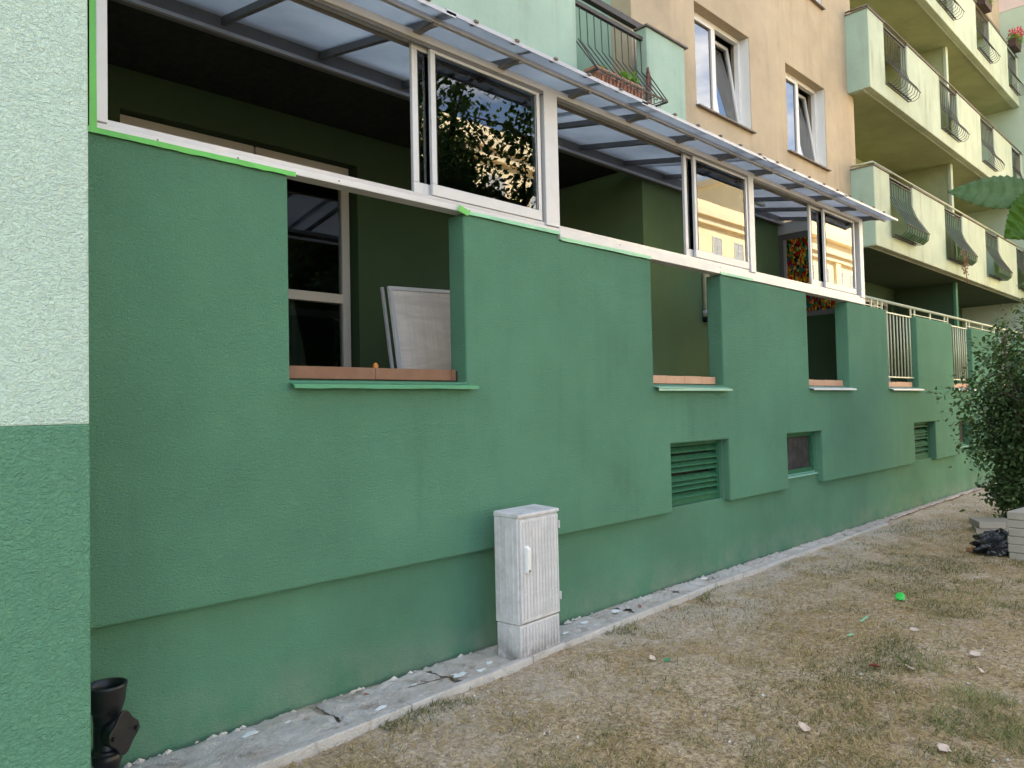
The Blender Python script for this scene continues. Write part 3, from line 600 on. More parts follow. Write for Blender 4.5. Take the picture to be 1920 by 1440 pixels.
# ------------------------------------------------------------------ balcony glazing
gl = thing('balcony_glazing', 'silver aluminium sliding glazing above the green terrace wall', 'window')
ZR0, ZR1, ZT0, ZT1 = 2.907, 2.972, 3.925, 4.0; G0, G1 = 1.085, 10.32; YF = YP - .012
def gp(nm, mt, *a, bevel=.004): return MB().box(*a).build(nm, mt, gl, bevel)
gp('bottom_rail', 'alu_white', G0, 4.262, YF, YF + .10, ZR0, ZR1 - .028); gp('bottom_rail', 'alu_white', 4.263, G1, YF, YF + .10, ZR0 - .042, ZR1 - .028)
for yy in (YF + .012, YF + .045, YF + .078): gp('track', 'alu', G0, G1, yy, yy + .010, ZR1 - .028, ZR1, bevel=.0)
gp('top_rail', 'alu_white', G0, G1, YF - .004, YF + .10, ZT0 + .025, ZT1); gp('track', 'rafter', G0, G1, YF + .004, YF + .012, ZT0, ZT0 + .025, bevel=0); gp('track', 'rafter', G0, G1, YF + .085, YF + .093, ZT0, ZT0 + .025, bevel=0)
for a, b, d0, d1 in ((1.085, 1.135, 0, .09), (4.115, 4.262, -.003, .095), (7.225, 7.335, -.003, .095), (10.20, 10.32, -.003, .095)):
    gp('post', 'alu_white', a, b, YF + d0, YF + d1, ZR1 - .02, ZT0 + .05)
def sash(a, b, y, wst=.045):
    s_ = bpy.data.objects.new('sash', None); COL.objects.link(s_); s_.parent = gl; z0, z1 = ZR1 + .004, ZT0 + .035
    f = MB(); f.box(a, b, y, y + .028, z0, z0 + .075); f.box(a, b, y, y + .028, z1 - .055, z1); f.box(a, a + wst, y, y + .028, z0 + .075, z1 - .055); f.box(b - wst, b, y, y + .028, z0 + .075, z1 - .055)
    f.build('sash_frame', 'alu_white', s_, bevel=.004)
    box('gasket', 'dark', s_, a + wst - .006, a + wst, y - .002, y + .001, z0 + .075, z1 - .055); box('gasket', 'dark', s_, b - wst, b - wst + .006, y - .002, y + .001, z0 + .075, z1 - .055)
    box('pane', 'glass', s_, a + wst, b - wst, y + .010, y + .016, z0 + .075, z1 - .055); return s_
sash(3.05, 4.08, YF + .008); sash(2.925, 3.98, YF + .042, .05); sash(2.99, 4.03, YF + .072, .04)
sash(6.19, 7.215, YF + .008); sash(6.075, 7.14, YF + .042, .05)
sash(9.10, 10.06, YF + .008); sash(8.78, 9.82, YF + .042, .05); sash(8.93, 9.95, YF + .072, .04)
for x_ in (1.35, 1.75, 2.35, 3.35, 5.0, 6.6, 8.1): gp('screw', 'rafter', x_, x_ + .008, YF - .003, YF, ZR1 - .05, ZR1 - .042, bevel=0)

# end partition of the glazed balcony with a coloured window
ep = thing('balcony_partition', 'dark green side partition with grey framed colourful glass pane', 'partition', (10.36, 3.9, 1.745))
def epb(nm, mt, *a, bevel=.003): o = MB().box(*a).build(nm, mt, ep, bevel); o.matrix_parent_inverse = Matrix.Translation((-10.36, -3.9, -1.745)); return o
XE = 10.36; epb('lower_wall', 'green_in', XE, XE + .10, 3.90, YG - .001, 1.746, 2.80)
for a in ((3.90, 4.06), (YG - .07, YG - .001)): epb('frame', 'rafter', XE + .01, XE + .075, a[0], a[1], 2.80, 4.00)
epb('frame', 'rafter', XE + .012, XE + .073, 4.06, YG - .07, 2.80, 2.87); epb('frame', 'rafter', XE + .012, XE + .073, 4.06, YG - .07, 3.92, 4.00)
epb('inner_frame', 'alu', XE + .004, XE + .05, YG - .11, YG - .071, 2.871, 3.919); epb('inner_frame', 'alu', XE + .004, XE + .05, 4.061, 4.10, 2.871, 3.919)
epb('pane', 'film', XE + .03, XE + .036, 4.10, YG - .11, 2.871, 3.919, bevel=0); epb('top_panel', 'white_board', XE + .0, XE + .03, 3.90, YG - .001, 4.001, 4.17)

# ------------------------------------------------------------------ canopy
cn = thing('canopy', 'translucent lean-to canopy on grey rafters over the glazed balcony', 'canopy', (1.0, YG, 4.1))
CI = Matrix.Translation((-1.0, -YG, -4.1))
def cb_(o): o.matrix_parent_inverse = CI; return o
def zc(y): return 3.985 + (y - 3.40) * 0.19
YO, YI = 3.40, 4.84
x = 1.45; rx = []
while x < 10.5: rx.append(x); x += 0.742
m0 = None
for x in rx: cb_(MB().bar((x, YI, zc(YI) - .028), (x, 3.52, zc(3.52) - .028), .035, .05).build('rafter', 'rafter', cn, bevel=.003))
pe = [0.95] + [rx[i] + .0 for i in range(2, len(rx), 3)]; pe[-1] = 10.62
pe = [0.95, 2.95, 4.95, 6.95, 8.95, 10.66]
for i, (a, b) in enumerate(zip(pe, pe[1:])):
    dz = .010 * (i % 2)
    cb_(MB().hexa([(a - .04, YO, zc(YO) + dz), (b + .04, YO, zc(YO) + dz), (b + .04, YI + .02, zc(YI + .02) + dz), (a - .04, YI + .02, zc(YI + .02) + dz), (a - .04, YO, zc(YO) + dz + .008), (b + .04, YO, zc(YO) + dz + .008), (b + .04, YI + .02, zc(YI + .02) + dz + .008), (a - .04, YI + .02, zc(YI + .02) + dz + .008)]).build('roof_sheet', 'poly', cn))
    cb_(MB().box(a - .038, b + .038, YO - .006, YO - .001, zc(YO) - .012 + dz, zc(YO) + .014 + dz).build('edge_profile', 'alu', cn))
cb_(MB().box(.95, 10.6, 3.515, 3.545, zc(3.53) - .034, zc(3.53) - .004).build('eaves_purlin', 'alu', cn, bevel=.003))
cb_(MB().box(.9, 10.45, YI, YI + .05, 4.14, 4.27).build('ledger', 'rafter', cn, bevel=.003)); cb_(MB().box(.9, 10.45, YI - .03, YI - .001, 4.135, 4.16).build('ledger_lip', 'alu', cn))
for x in rx:
    cb_(MB().box(x - .03, x + .03, 3.555, 3.75, zc(3.65) - .055, zc(3.65) - .04).build('bracket', 'rafter', cn, bevel=.003)); cb_(MB().bar((x, 3.415, zc(3.415) + .022), (x, 3.60, zc(3.6) + .022), .028, .018).build('clamp_strip', 'rafter', cn, bevel=.002))
    for dx in (-.18, .2): cb_(MB().box(x + dx, x + dx + .03, YO - .018, YO + .04, zc(YO) + .016, zc(YO) + .030).build('clip', 'coping', cn))
# strip lamp housing under the canopy
tag(MB().box(7.9, 9.2, 4.5, 4.56, zc(4.5) - .055, zc(4.5) - .012).build('strip_light', 'white_board', None, .004), 'white unlit strip lamp under the canopy near the coloured pane', 'lamp')

# made-up cream tube for a bright strip of light seen through the second opening
cp = thing('light_strip_tube', 'short cream tube in place of a bright strip inside the second opening', 'pipe', (8.28, 4.86, 2.62))
MB().tube([(0, 0, .03), (0, 0, .85), (-.03, 0, 1.3)], .045, 14).build('pipe', 'cream_strip', cp, smooth=True); MB().tube([(0, 0, 0), (0, 0, .06)], .052, 14).build('collar', 'dark', cp, smooth=True); MB().tube([(0, 0, .08), (0, 0, .14)], .052, 14).build('collar', 'pvc', cp, smooth=True)

# leaning polycarbonate panel behind the first opening
lp = thing('leaning_panel', 'cloudy polycarbonate panel in a metal frame leaning inside the first opening', 'panel', (3.40, 4.55, 1.75))
f = MB(); W, H = .92, .80
f.box(0, W, 0, .03, 0, .03); f.box(0, W, 0, .03, H - .03, H); f.box(0, .03, 0, .03, .03, H - .03); f.box(W - .03, W, 0, .03, .03, H - .03)
f.build('frame', 'alu_white', lp, .003); MB().box(.03, W - .03, .008, .016, .03, H - .03).build('sheet', 'cloudy', lp); lp.rotation_euler = (R(-6), R(-3), R(4))
f = MB(); f.box(0, .02, 0, .02, 0, H); o = f.build('frame', 'alu', lp); o.location = (-.03, .05, 0)
tag(MB().lathe(0, 0, [(0, 0), (.018, 0), (.019, .022), (.012, .03), (.010, .038), (0, .038)], 16).build('orange_cap', 'orange', None, loc=(2.92, 4.2, 1.89)), 'small orange cap on the ledge in the first opening', 'cap')
tag(box('dark_box', 'dark', None, 2.72, 2.98, 4.15, 4.3, 1.745, 1.89, bevel=.01), 'low dark box beside the orange cap in the first opening', 'box')

# ------------------------------------------------------------------ masking tape
def tape(nm, mt, pts, label, t=.0016):
    m = MB()
    for (a, b, c, d) in pts: m.hexa([a, b, (b[0], b[1] - t, b[2]), (a[0], a[1] - t, a[2]), d, c, (c[0], c[1] - t, c[2]), (d[0], d[1] - t, d[2])])
    return tag(m.build(nm, mt), label, 'tape', 'masking tape on the glazing and sills')
yt = YF - .002
def strip(x0, x1, z0, z1, y, n, wob=.004, zs=0.0):
    out = []; px = [x0 + (x1 - x0) * i / n for i in range(n + 1)]; lo = [z0 + random.uniform(-wob, wob) for _ in px]; hi = [z1 + random.uniform(-wob, wob) * .3 for _ in px]
    yy = [y + random.uniform(-.006, 0) for _ in px]
    for i in range(n): out.append(((px[i], yy[i], lo[i]), (px[i + 1], yy[i + 1], lo[i + 1]), (px[i + 1], y, hi[i + 1]), (px[i], y, hi[i])))
    return out
tape('masking_tape', 'tape', strip(1.05, 2.08, 2.893, 2.920, yt, 22, .002), 'bright green tape strip under the rail at the far left')
tape('masking_tape', 'tape', [((1.056, yt, 2.90), (1.088, yt, 2.90), (1.084, yt, 3.45), (1.058, yt, 3.45)), ((1.058, yt, 3.45), (1.084, yt, 3.45), (1.088, yt, 4.2), (1.054, yt, 4.2))], 'upright green tape strip beside the mint block corner')
tape('masking_tape', 'tape_pale', strip(3.30, 4.25, 2.897, 2.922, yt, 14, .002), 'faded green tape under the rail below the large sash pane')
tape('masking_tape', 'tape', [((3.24, yt - .01, 2.905), (3.33, yt - .006, 2.885), (3.36, yt, 2.922), (3.25, yt - .012, 2.945))], 'loose bright green tape end at the top corner of the first opening')
tape('masking_tape', 'tape_pale', strip(4.27, 5.44, 2.858, 2.886, yt, 14, .002), 'faded green tape under the rail left of the second opening')
tape('masking_tape', 'tape_pale', strip(6.60, 7.25, 2.860, 2.886, yt, 8, .002), 'faded green tape under the rail right of the second opening')
tape('masking_tape', 'sill_green', strip(2.03, 3.36, 1.738, 1.760, YP - .0595, 16, .002), 'green tape along the front of the first sill')

# ------------------------------------------------------------------ terrace railing (right part)
tr = thing('terrace_railing', 'cream-lit steel handrail on the terrace wall right of the glazing', 'railing', (10.4, 3.8, 2.86))
TI = Matrix.Translation((-10.4, -3.8, -2.86))
def tb(o): o.matrix_parent_inverse = TI; return o
yr = YP + .07
tb(MB().tube([(10.34, yr, 3.0), (XW, yr, 3.0)], .022, 10).build('handrail', 'cream_metal', tr, smooth=True))
for a, b in zip([10.36] + [o_[1] for o_ in OPS[3:]], [o_[0] for o_ in OPS[3:]] + [XW]):
    tb(MB().box(a + .04, b - .04, yr - .012, yr + .012, 2.895, 2.905).build('base_rail', 'cream_metal', tr))
    n_ = 3
    for i in range(n_): x = a + .15 + (b - a - .3) * i / (n_ - 1); tb(MB().box(x - .012, x + .012, yr - .010, yr + .010, 2.863, 2.985).build('post', 'cream_metal', tr))
for gi, (a, b) in enumerate(OPS[3:7]):
    gr = bpy.data.objects.new('opening_grille', None); COL.objects.link(gr); gr.parent = tr; gr.matrix_parent_inverse = TI
    box('top_bar', 'cream_metal', gr, a - .02, b + .0, yr - .012, yr + .012, 2.84, 2.858); box('bottom_bar', 'cream_metal', gr, a + .01, b - .01, yr - .012, yr + .012, 1.925, 1.943)
    nb_ = 9
    src = MB().tube([(0, yr, 1.943), (0, yr, 2.84)], .010, 8).build('bar', 'cream_metal', gr, smooth=True); src.location.x = a + .07
    for i in range(1, nb_): share(src, gr, (a + .07 + (b - a - .16) * i / (nb_ - 1), 0, 0))
    for x in (a + .02, b - .03): box('post', 'cream_metal', gr, x - .012, x + .012, yr - .010, yr + .010, 2.858, 2.985)

# ------------------------------------------------------------------ upper left balcony above the canopy
ub = thing('balcony', 'mint balcony with iron basket grille above the canopy', 'balcony', (5, YU, 4.3))
def inv(e): return Matrix.Translation(-Vector(e.location))
def ch(o, e): o.matrix_parent_inverse = inv(e); return o
UO = (5.735, 6.945); ZU = 5.80
ch(MB().wall(-2, 7.715, 4.32, ZU, YU, YU + .14, [(UO[0], UO[1], 4.75, 9)]).build('parapet', 'balcony_mint', ub, bevel=.01), ub)
ch(MB().box(-2, 7.715, YU + .14, YR, 4.32, 4.62).build('slab', 'black_shade', ub), ub); ch(MB().box(7.58, 7.715, YU + .14, YT, 4.62, ZU).build('end_wall', 'balcony_mint', ub), ub)
ch(MB().box(UO[1] - .02, 7.76, YU - .03, YU + .16, ZU, ZU + .022).build('coping', 'coping', ub, .003), ub); ch(MB().box(-2, UO[0] + .02, YU - .03, YU + .16, ZU, ZU + .022).build('coping', 'coping', ub, .003), ub)
ch(MB().box(-2, 7.70, YU + .19, YU + .26, ZU + .10, ZU + .17).build('handrail', 'iron', ub, .004), ub); ch(MB().box(UO[0], UO[1], YU + .05, YU + .09, ZU - .14, ZU - .10).build('top_bar', 'iron', ub), ub)
gr = bpy.data.objects.new('basket_grille', None); COL.objects.link(gr); gr.parent = ub; gr.matrix_parent_inverse = inv(ub)
for i in range(11):
    x = UO[0] + .02 + (UO[1] - UO[0] - .04) * i / 10
    MB().tube([(x, YU + .07, ZU - .12), (x, YU + .06, ZU - .50), (x, YU - .24, ZU - .93)], .0065, 6).build('bar', 'iron', gr)
y1 = YU - .25
for zz in (ZU - .93, ZU - .92): MB().tube([(UO[0], y1, zz), (UO[1], y1, zz)], .008, 6).build('basket_rail', 'iron', gr)
for x in (UO[0], UO[1]):
    for zz in (ZU - .93, ZU - .92): MB().tube([(x, y1, zz), (x, YU, zz)], .007, 6).build('basket_rail', 'iron', gr)
    MB().tube([(x, YU - .02, ZU - .55), (x, y1, ZU - .92)], .0065, 6).build('bar', 'iron', gr)
for i in range(10):                                  # meander pattern in the basket front
    x = UO[0] + .03 + i * .115; a_, b_ = ZU - .935, ZU - 1.015
    MB().tube([(x, y1, b_), (x, y1, (a_ + b_) / 2 + .015), (x + .06, y1, (a_ + b_) / 2 + .015), (x + .06, y1, a_)], .006, 5).build('meander', 'iron', gr)
for i in range(8): x = UO[0] + .04 + i * .16; MB().tube([(x, y1, ZU - .92), (x, YU, ZU - .92)], .005, 5).build('basket_rail', 'iron', gr)
# planters in the basket
def leaf_cluster(name, mat, c, r, n, size, parent=None, up=.6, seed=0, flat=(1, 1, 1)):
    g_ = np.random.default_rng(seed); p = g_.normal(size=(n, 3)); p /= np.linalg.norm(p, axis=1)[:, None] + 1e-6; p *= (g_.random(n) ** .45)[:, None] * r * np.array(flat); p += np.array(c)
    d = g_.normal(size=(n, 3)); d[:, 2] += up; d /= np.linalg.norm(d, axis=1)[:, None]; q = np.cross(d, g_.normal(size=(n, 3))); q /= np.linalg.norm(q, axis=1)[:, None] + 1e-6
    s_ = size * (0.6 + .8 * g_.random(n))[:, None]; w_ = np.cross(q, d)
    V = np.stack([p, p + q * s_ * .5 + w_ * s_ * .28, p + q * s_, p + q * s_ * .5 - w_ * s_ * .28 + d * s_ * .06], 1).reshape(-1, 3); F_ = np.arange(n * 4).reshape(n, 4)
    return np_mesh(name, V, F_, mat, parent)
for i, (x, lab) in enumerate(((5.78, 'terracotta planter box at the left end of the iron basket'), (6.20, 'terracotta planter box with green seedlings in the iron basket'))):
    t = thing('planter_box', lab, 'planter', (x, YU - .20, ZU - 1.005), 'planters in the iron basket'); m = MB(); L_ = .40
    m.hexa([(0.02, .02, 0), (L_ - .02, .02, 0), (L_ - .02, .14, 0), (.02, .14, 0), (0, 0, .15), (L_, 0, .15), (L_, .16, .15), (0, .16, .15)]); m.build('box', 'terracotta', t, .006)
    for j in range(6): MB().box(.03 + j * .06, .055 + j * .06, -.006, .012, .01, .14).build('rib', 'terracotta', t, .003)
    MB().box(.012, L_ - .012, .012, .148, .150, .154).build('soil', 'soil', t)
    o = leaf_cluster('seedling', 'plant', (.2, .08, .20 if i else .17), .12 if i else .05, 130 if i else 26, .05, t, .8, 20 + i, (1.2, .6, .7)); 
o = thing('trellis_panel', 'brown slatted wooden panel leaning at the right end of the basket', 'panel', (6.72, YU - .14, ZU - 1.00)); o.rotation_euler = (0, R(18), R(25))
for j in range(7): MB().box(0, .30, 0, .018, .01 + j * .075, .01 + j * .075 + .062).build('slat', 'wicker', o, .003)
for xx_ in (.03, .25): MB().box(xx_, xx_ + .03, .018, .03, 0, .54).build('batten', 'wicker', o)

# ------------------------------------------------------------------ right hand balconies
ROP = [(14.75, 16.02), (18.10, 19.42), (21.40, 22.68), (24.62, 25.70)]
names = ('first', 'second', 'third')
def grille(parent, a, b, zt, style, net):
    g_ = bpy.data.objects.new('belly_grille', None); COL.objects.link(g_); g_.parent = parent; g_.matrix_parent_inverse = inv(parent)
    y0 = YK + .03
    if style == 0: prof = [(y0, zt - .10), (y0, zt - .36), (y0 - .10, zt - .62), (y0 - .24, zt - .86), (y0 - .31, zt - .98), (y0 - .29, zt - 1.10), (y0 - .20, zt - 1.17), (y0 - .05, zt - 1.16)]
    else: prof = [(y0, zt - .10), (y0, zt - .52), (y0 - .06, zt - .72), (y0 - .19, zt - .90), (y0 - .25, zt - 1.02), (y0 - .22, zt - 1.12), (y0 - .14, zt - 1.16), (y0 - .03, zt - 1.14)]
    n_ = 10; src = MB().tube([(0, y, z) for y, z in prof], .0062, 6, False).build('bar', 'iron', g_, smooth=True); src.location.x = a + .03
    for i in range(1, n_): share(src, g_, (a + .03 + (b - a - .06) * i / (n_ - 1), 0, 0))
    for y, z in (prof[0], prof[4], prof[-1]): MB().tube([(a, y, z), (b, y, z)], .010, 6).build('cross_bar', 'iron', g_)
    MB().box(a + .02, b - .02, YK - .06, YK - .03, zt - 1.135, zt - 1.12).build('tray', 'iron', g_)
    if net:
        m_ = MB(); pr = [(y + .014, z) for y, z in prof[:7]]
        for y, z in pr: m_.v += [(a + .02, y, z), (b - .02, y, z)]
        m_.f = [(2 * i, 2 * i + 1, 2 * i + 3, 2 * i + 2) for i in range(len(pr) - 1)]; m_.build('shade_net', 'netting', g_)
def tubeline(parent, nm, pts, r, mt): return ch(MB().tube(pts, r, 8).build(nm, mt, parent, smooth=True), parent)
for r_ in range(3):
    zb, zt = 4.35 + 2.832 * r_, 5.77 + 2.832 * r_
    b_ = thing('balcony', '%s floor pale green balcony row right of the tan wall' % names[r_], 'balcony', (14.0, YK, zb), 'balcony rows on the right')
    hs = [(a, c, zb + .27, zt + 2) for a, c in ROP]
    ch(MB().wall(13.97, XW - .002, zb, zt, YK, YK + .13, hs).build('parapet', 'pale', b_, bevel=.012), b_)
    ch(MB().box(13.97, 14.10, YK + .13, YT - .001, zb, zt).build('end_wall', 'balcony_mint', b_), b_)
    ch(MB().box(13.969, 13.9699, YK + .012, YT - .001, zb + .012, zt - .001).build('end_render', 'balcony_mint', b_), b_)
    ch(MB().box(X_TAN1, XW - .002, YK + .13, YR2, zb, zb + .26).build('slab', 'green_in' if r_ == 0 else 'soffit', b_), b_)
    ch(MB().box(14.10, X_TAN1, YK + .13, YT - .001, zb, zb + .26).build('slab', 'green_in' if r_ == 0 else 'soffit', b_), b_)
    ch(MB().box(14.0, XW - .01, YK + .131, YK + .16, zb - .012, zb - .001).build('drip_strip', 'pale', b_), b_)
    edges = [13.97] + [v for a, c in ROP for v in (a, c)] + [XW]
    for a, c in zip(edges[::2], edges[1::2]): ch(MB().box(a - .02, c + .015, YK - .02, YK + .15, zt, zt + .018).build('coping', 'coping', b_, .003), b_)
    ch(MB().box(13.95, 14.12, YK + .15, YT - .002, zt, zt + .018).build('coping', 'coping', b_, .003), b_)
    tubeline(b_, 'handrail', [(13.99, YK + .02, zt + .07), (XW - .01, YK + .02, zt + .07)], .018, 'cream_metal' if r_ == 0 else 'coping')
    tubeline(b_, 'handrail', [(13.99, YK + .02, zt + .07), (13.99, YT - .01, zt + .07)], .018, 'cream_metal' if r_ == 0 else 'coping')
    for a, c in zip(edges[::2], edges[1::2]):
        for x in (a + .06, c - .05): ch(MB().box(x - .01, x + .01, YK + .01, YK + .03, zt + .018, zt + .06).build('rail_post', 'iron', b_), b_)
    for a, c in ROP:
        grille(b_, a, c, zt, 0 if r_ == 0 else 1, r_ == 0)
        ch(MB().box(a, c, YK + .02, YK + .06, zt - .05, zt - .02).build('top_bar', 'iron', b_), b_)
# trailing red plant from the second grille of the first floor
tp = thing('trailing_plant', 'red trailing plant hanging from the second first-floor grille', 'plant', (18.2, YK - .3, 4.6))
MB().tube([(0, 0, .15), (-.05, -.02, -.05), (0, -.03, -.3), (.1, -.03, -.55)], .008, 6).build('stem', 'brownleaf', tp); leaf_cluster('leaves', 'brownleaf', (0, -.02, -.15), .36, 90, .045, tp, 0, 33, (.22, .15, 1))
def flowerbox(x, z, label, seed):
    t = thing('flower_box', label, 'flower box', (x, YK - .18, z), 'red flower boxes on the third floor'); MB().hexa([(0, 0, 0), (.62, 0, 0), (.62, .16, 0), (0, .16, 0), (-.03, -.02, .2), (.65, -.02, .2), (.65, .18, .2), (-.03, .18, .2)]).build('box', 'planter_dark', t, .006)
    leaf_cluster('leaves', 'plant', (.3, .06, .27), .34, 420, .06, t, .5, seed, (1.1, .55, .45)); leaf_cluster('flowers', 'redflower', (.34, .03, .42), .34, 200, .07, t, .5, seed + 1, (1.1, .6, .45))
zt3 = 5.77 + 2.832 * 2
flowerbox(21.55, zt3 - .02, 'red geranium box hanging on the middle of the third floor balcony', 41); flowerbox(24.75, zt3 - .02, 'red geranium box at the far end of the third floor balcony', 45)

# ------------------------------------------------------------------ cable cabinet
CB = thing('cable_cabinet', 'weathered grey cable cabinet standing against the green wall', 'cabinet', (3.40, 3.375, 0.0), rz=R(3.5))
W, D_, H = .412, .205, .930
def cbx(nm, mt, *a, bevel=.003, parent=CB): return MB().box(*a).build(nm, mt, parent, bevel)
cbx('base', 'cabinet', .006, W - .006, .006, D_, -.25, .235, bevel=.006); cbx('body', 'cabinet', .0, W, .012, D_ + .004, .2385, H - .02, bevel=.006)
o = MB().hexa([(-.004, -.006, H - .02), (W + .004, -.006, H - .02), (W + .004, D_ + .006, H - .02), (-.004, D_ + .006, H - .02), (-.003, -.004, H + .002), (W + .003, -.004, H + .002), (W + .002, D_ + .004, H + .016), (-.002, D_ + .004, H + .016)]).build('lid', 'cabinet', CB, .006)
dr_ = MB().box(.014, W - .012, -.004, .0115, .250, H - .032).build('door', 'cabinet', CB, .003)
rb = MB().box(0, .006, -.009, -.0042, .27, H - .05).build('rib', 'cabinet', dr_, .0015); n_ = 12
rb.location.x = .035
for i in range(1, n_): share(rb, dr_, (.035 + i * .0312, 0, 0))
rb2 = MB().box(0, .006, -.001, .0058, .015, .222).build('rib', 'cabinet', CB, .0015); rb2.location.x = .03
for i in range(1, n_): share(rb2, CB, (.03 + i * .0315, 0, 0))
hd = MB().hexa([(.052, -.030, .565), (.082, -.030, .565), (.088, -.0045, .555), (.046, -.0045, .555), (.052, -.034, .715), (.082, -.034, .715), (.088, -.0045, .730), (.046, -.0045, .730)]).build('handle', 'white_board', dr_, .004)
MB().tube([(.068, -.036, .575), (.068, -.028, .575)], .008, 10).build('lock', 'rafter', dr_)
for z_ in (.33, .80): MB().tube([(W - .004, -.006, z_), (W - .004, -.006, z_ + .05)], .007, 8).build('hinge', 'cabinet', CB)

MB().tube([(-.003, .11, .185), (.008, .11, .185)], .032, 20).build('knockout', 'cabinet', CB); 
for i in range(3): MB().box(-.004, .0005, .05 + i * .055, .056 + i * .055, .26, H - .05).build('side_rib', 'cabinet', CB, .0015)

# ------------------------------------------------------------------ black drain pipe in the corner
dp = thing('drain_pipe', 'black cast iron drain pipe stub in the corner by the left block', 'pipe', (1.075, 3.575, 0))
MB().lathe(0, 0, [(.052, -.2), (.052, .13), (.058, .135), (.058, .165), (.052, .17), (.052, .335), (.060, .345), (.072, .385), (.078, .44), (.081, .452), (.081, .462), (.070, .462), (.066, .43), (.055, .36), (.050, .25)], 28).build('pipe', 'black_iron', dp, smooth=True)
q = []
for i in range(8):
    t = math.pi / 8 + i * math.pi / 4; q.append((.088 * math.cos(t), .088 * math.sin(t)))
poly = []
for i in range(48):
    t = 2 * math.pi * i / 48; rr = .078 + .010 * math.cos(4 * t) ; poly.append((rr * math.cos(t) * .95, rr * math.sin(t) * 1.05))
pl = MB(); nrm = Vector((math.cos(R(-62)), math.sin(R(-62)), 0)); ux = Vector((-nrm.y, nrm.x, 0)); pl.prism(poly, nrm * .082 + Vector((0, 0, .265)), ux, (0, 0, 1), nrm * .014); cv = pl.build('inspection_cover', 'black_iron', dp, .003)
MB().tube([nrm * .03 + Vector((0, 0, .265)), nrm * .082 + Vector((0, 0, .265))], .062, 20).build('branch', 'black_iron', dp, smooth=True)
for sx in (-.062, .062): MB().tube([nrm * .094 + ux * sx + Vector((0, 0, .265)), nrm * .108 + ux * sx + Vector((0, 0, .265))], .010, 6).build('bolt', 'black_iron', cv)
MB().lathe(0, 0, [(.052, .17), (.064, .172), (.064, .19), (.052, .195)], 24).build('ring', 'black_iron', dp, smooth=True)

# ------------------------------------------------------------------ shrub
def branchy(name, mat_leaf, label, cat, loc, stems, leaves, lsize, group=None, seed=1, rad=.02, leafbend=.5):
    t = thing(name, label, cat, loc, group); g_ = random.Random(seed); tips = []
    m = MB()
    for (dx, dy, h, r) in stems:
        pts = [(0 + dx * .06, dy * .06, -.05)]; n = 7
        for i in range(1, n + 1): u = i / n; pts.append((dx * u + g_.uniform(-.05, .05) * h * .3, dy * u + g_.uniform(-.05, .05) * h * .3, h * u ** .85))
        m.tube(pts, [r * (1 - .85 * i / n) for i in range(n + 1)], 7)
        for i in range(2, n + 1):
            for _ in range(4):
                p = Vector(pts[i]) + (Vector(pts[i]) - Vector(pts[i - 1])) * g_.uniform(-.9, 0); d = Vector((g_.gauss(0, 1), g_.gauss(0, 1), g_.gauss(.35, .6))).normalized() * h * g_.uniform(.10, .27)
                q1 = p + d * .5 + Vector((0, 0, .02 * h)); q2 = p + d; m.tube([p, q1, q2], [r * .28, r * .18, r * .06], 5); tips += [q1.lerp(p, .5), q1, q1.lerp(q2, .5), q2]
    m.build('trunk', 'bark', t, smooth=True)
    N_ = leaves; T = np.array([tuple(p) for p in tips]); G = np.random.default_rng(seed); pk = T[G.integers(0, len(T), N_)]
    p = pk + G.normal(size=(N_, 3)) * lsize * 1.9
    d = G.normal(size=(N_, 3)); d[:, 2] = np.abs(d[:, 2]) + leafbend; d /= np.linalg.norm(d, axis=1)[:, None]; q = np.cross(d, G.normal(size=(N_, 3))); q /= np.linalg.norm(q, axis=1)[:, None]; q[:, 2] -= .25
    w_ = np.cross(q, d); s_ = (lsize * (.55 + .8 * G.random(N_)))[:, None]
    V = np.stack([p, p + q * s_ * .35 + w_ * s_ * .30, p + q * s_ * .75 + w_ * s_ * .2, p + q * s_ * 1.05, p + q * s_ * .75 - w_ * s_ * .2, p + q * s_ * .35 - w_ * s_ * .30], 1)
    V[:, 1, :] += d * s_ * .10; V[:, 5, :] += d * s_ * .10
    np_mesh('crown', V.reshape(-1, 3), np.arange(N_ * 6).reshape(N_, 6), mat_leaf, t); return t
gs = random.Random(5)
branchy('shrub', 'shrub', 'dark green leafy shrub at the right edge by the slab stack', 'shrub', (11.15, 2.12, 0), [(gs.uniform(-.35, .75), gs.uniform(-.9, .35), gs.uniform(1.6, 2.6), .024) for _ in range(12)] + [(-.1, .52, 1.55, .016), (0, .45, 1.2, .014), (-.15, .3, .5, .01), (0, .42, 1.75, .012)], 21000, .056, seed=9)

# ------------------------------------------------------------------ slab stack, bag
zz = float(gz(8.9, 1.8)) - .01; lab = ['lowest', 'second lowest', 'third lowest', 'third highest', 'second highest', 'topmost']
for i in range(6):
    o = MB().box(-.02, .48, -.46, .04, 0, .078).build('paving_slab', 'slab', None, .008); o.location = (8.86 + random.uniform(-.012, .012), 1.87 + random.uniform(-.02, .01), zz + i * .0805); o.rotation_euler = (0, 0, R(-8) + random.uniform(-.03, .03))
    tag(o, '%s grey concrete slab of the stack at the right edge' % lab[i], 'slab', 'stacked concrete slabs')
for i in range(2):
    o = MB().box(-.2, .2, -.2, .2, 0, .078).build('paving_slab', 'slab', None, .008); o.location = (10.55, 2.42, float(gz(10.5, 2.4)) - .005 + i * .08); o.rotation_euler = (0, 0, R(20 + 9 * i))
    tag(o, ('lower' if i == 0 else 'upper') + ' concrete slab of the pair lying at the foot of the shrub', 'slab', 'slabs at the shrub foot')
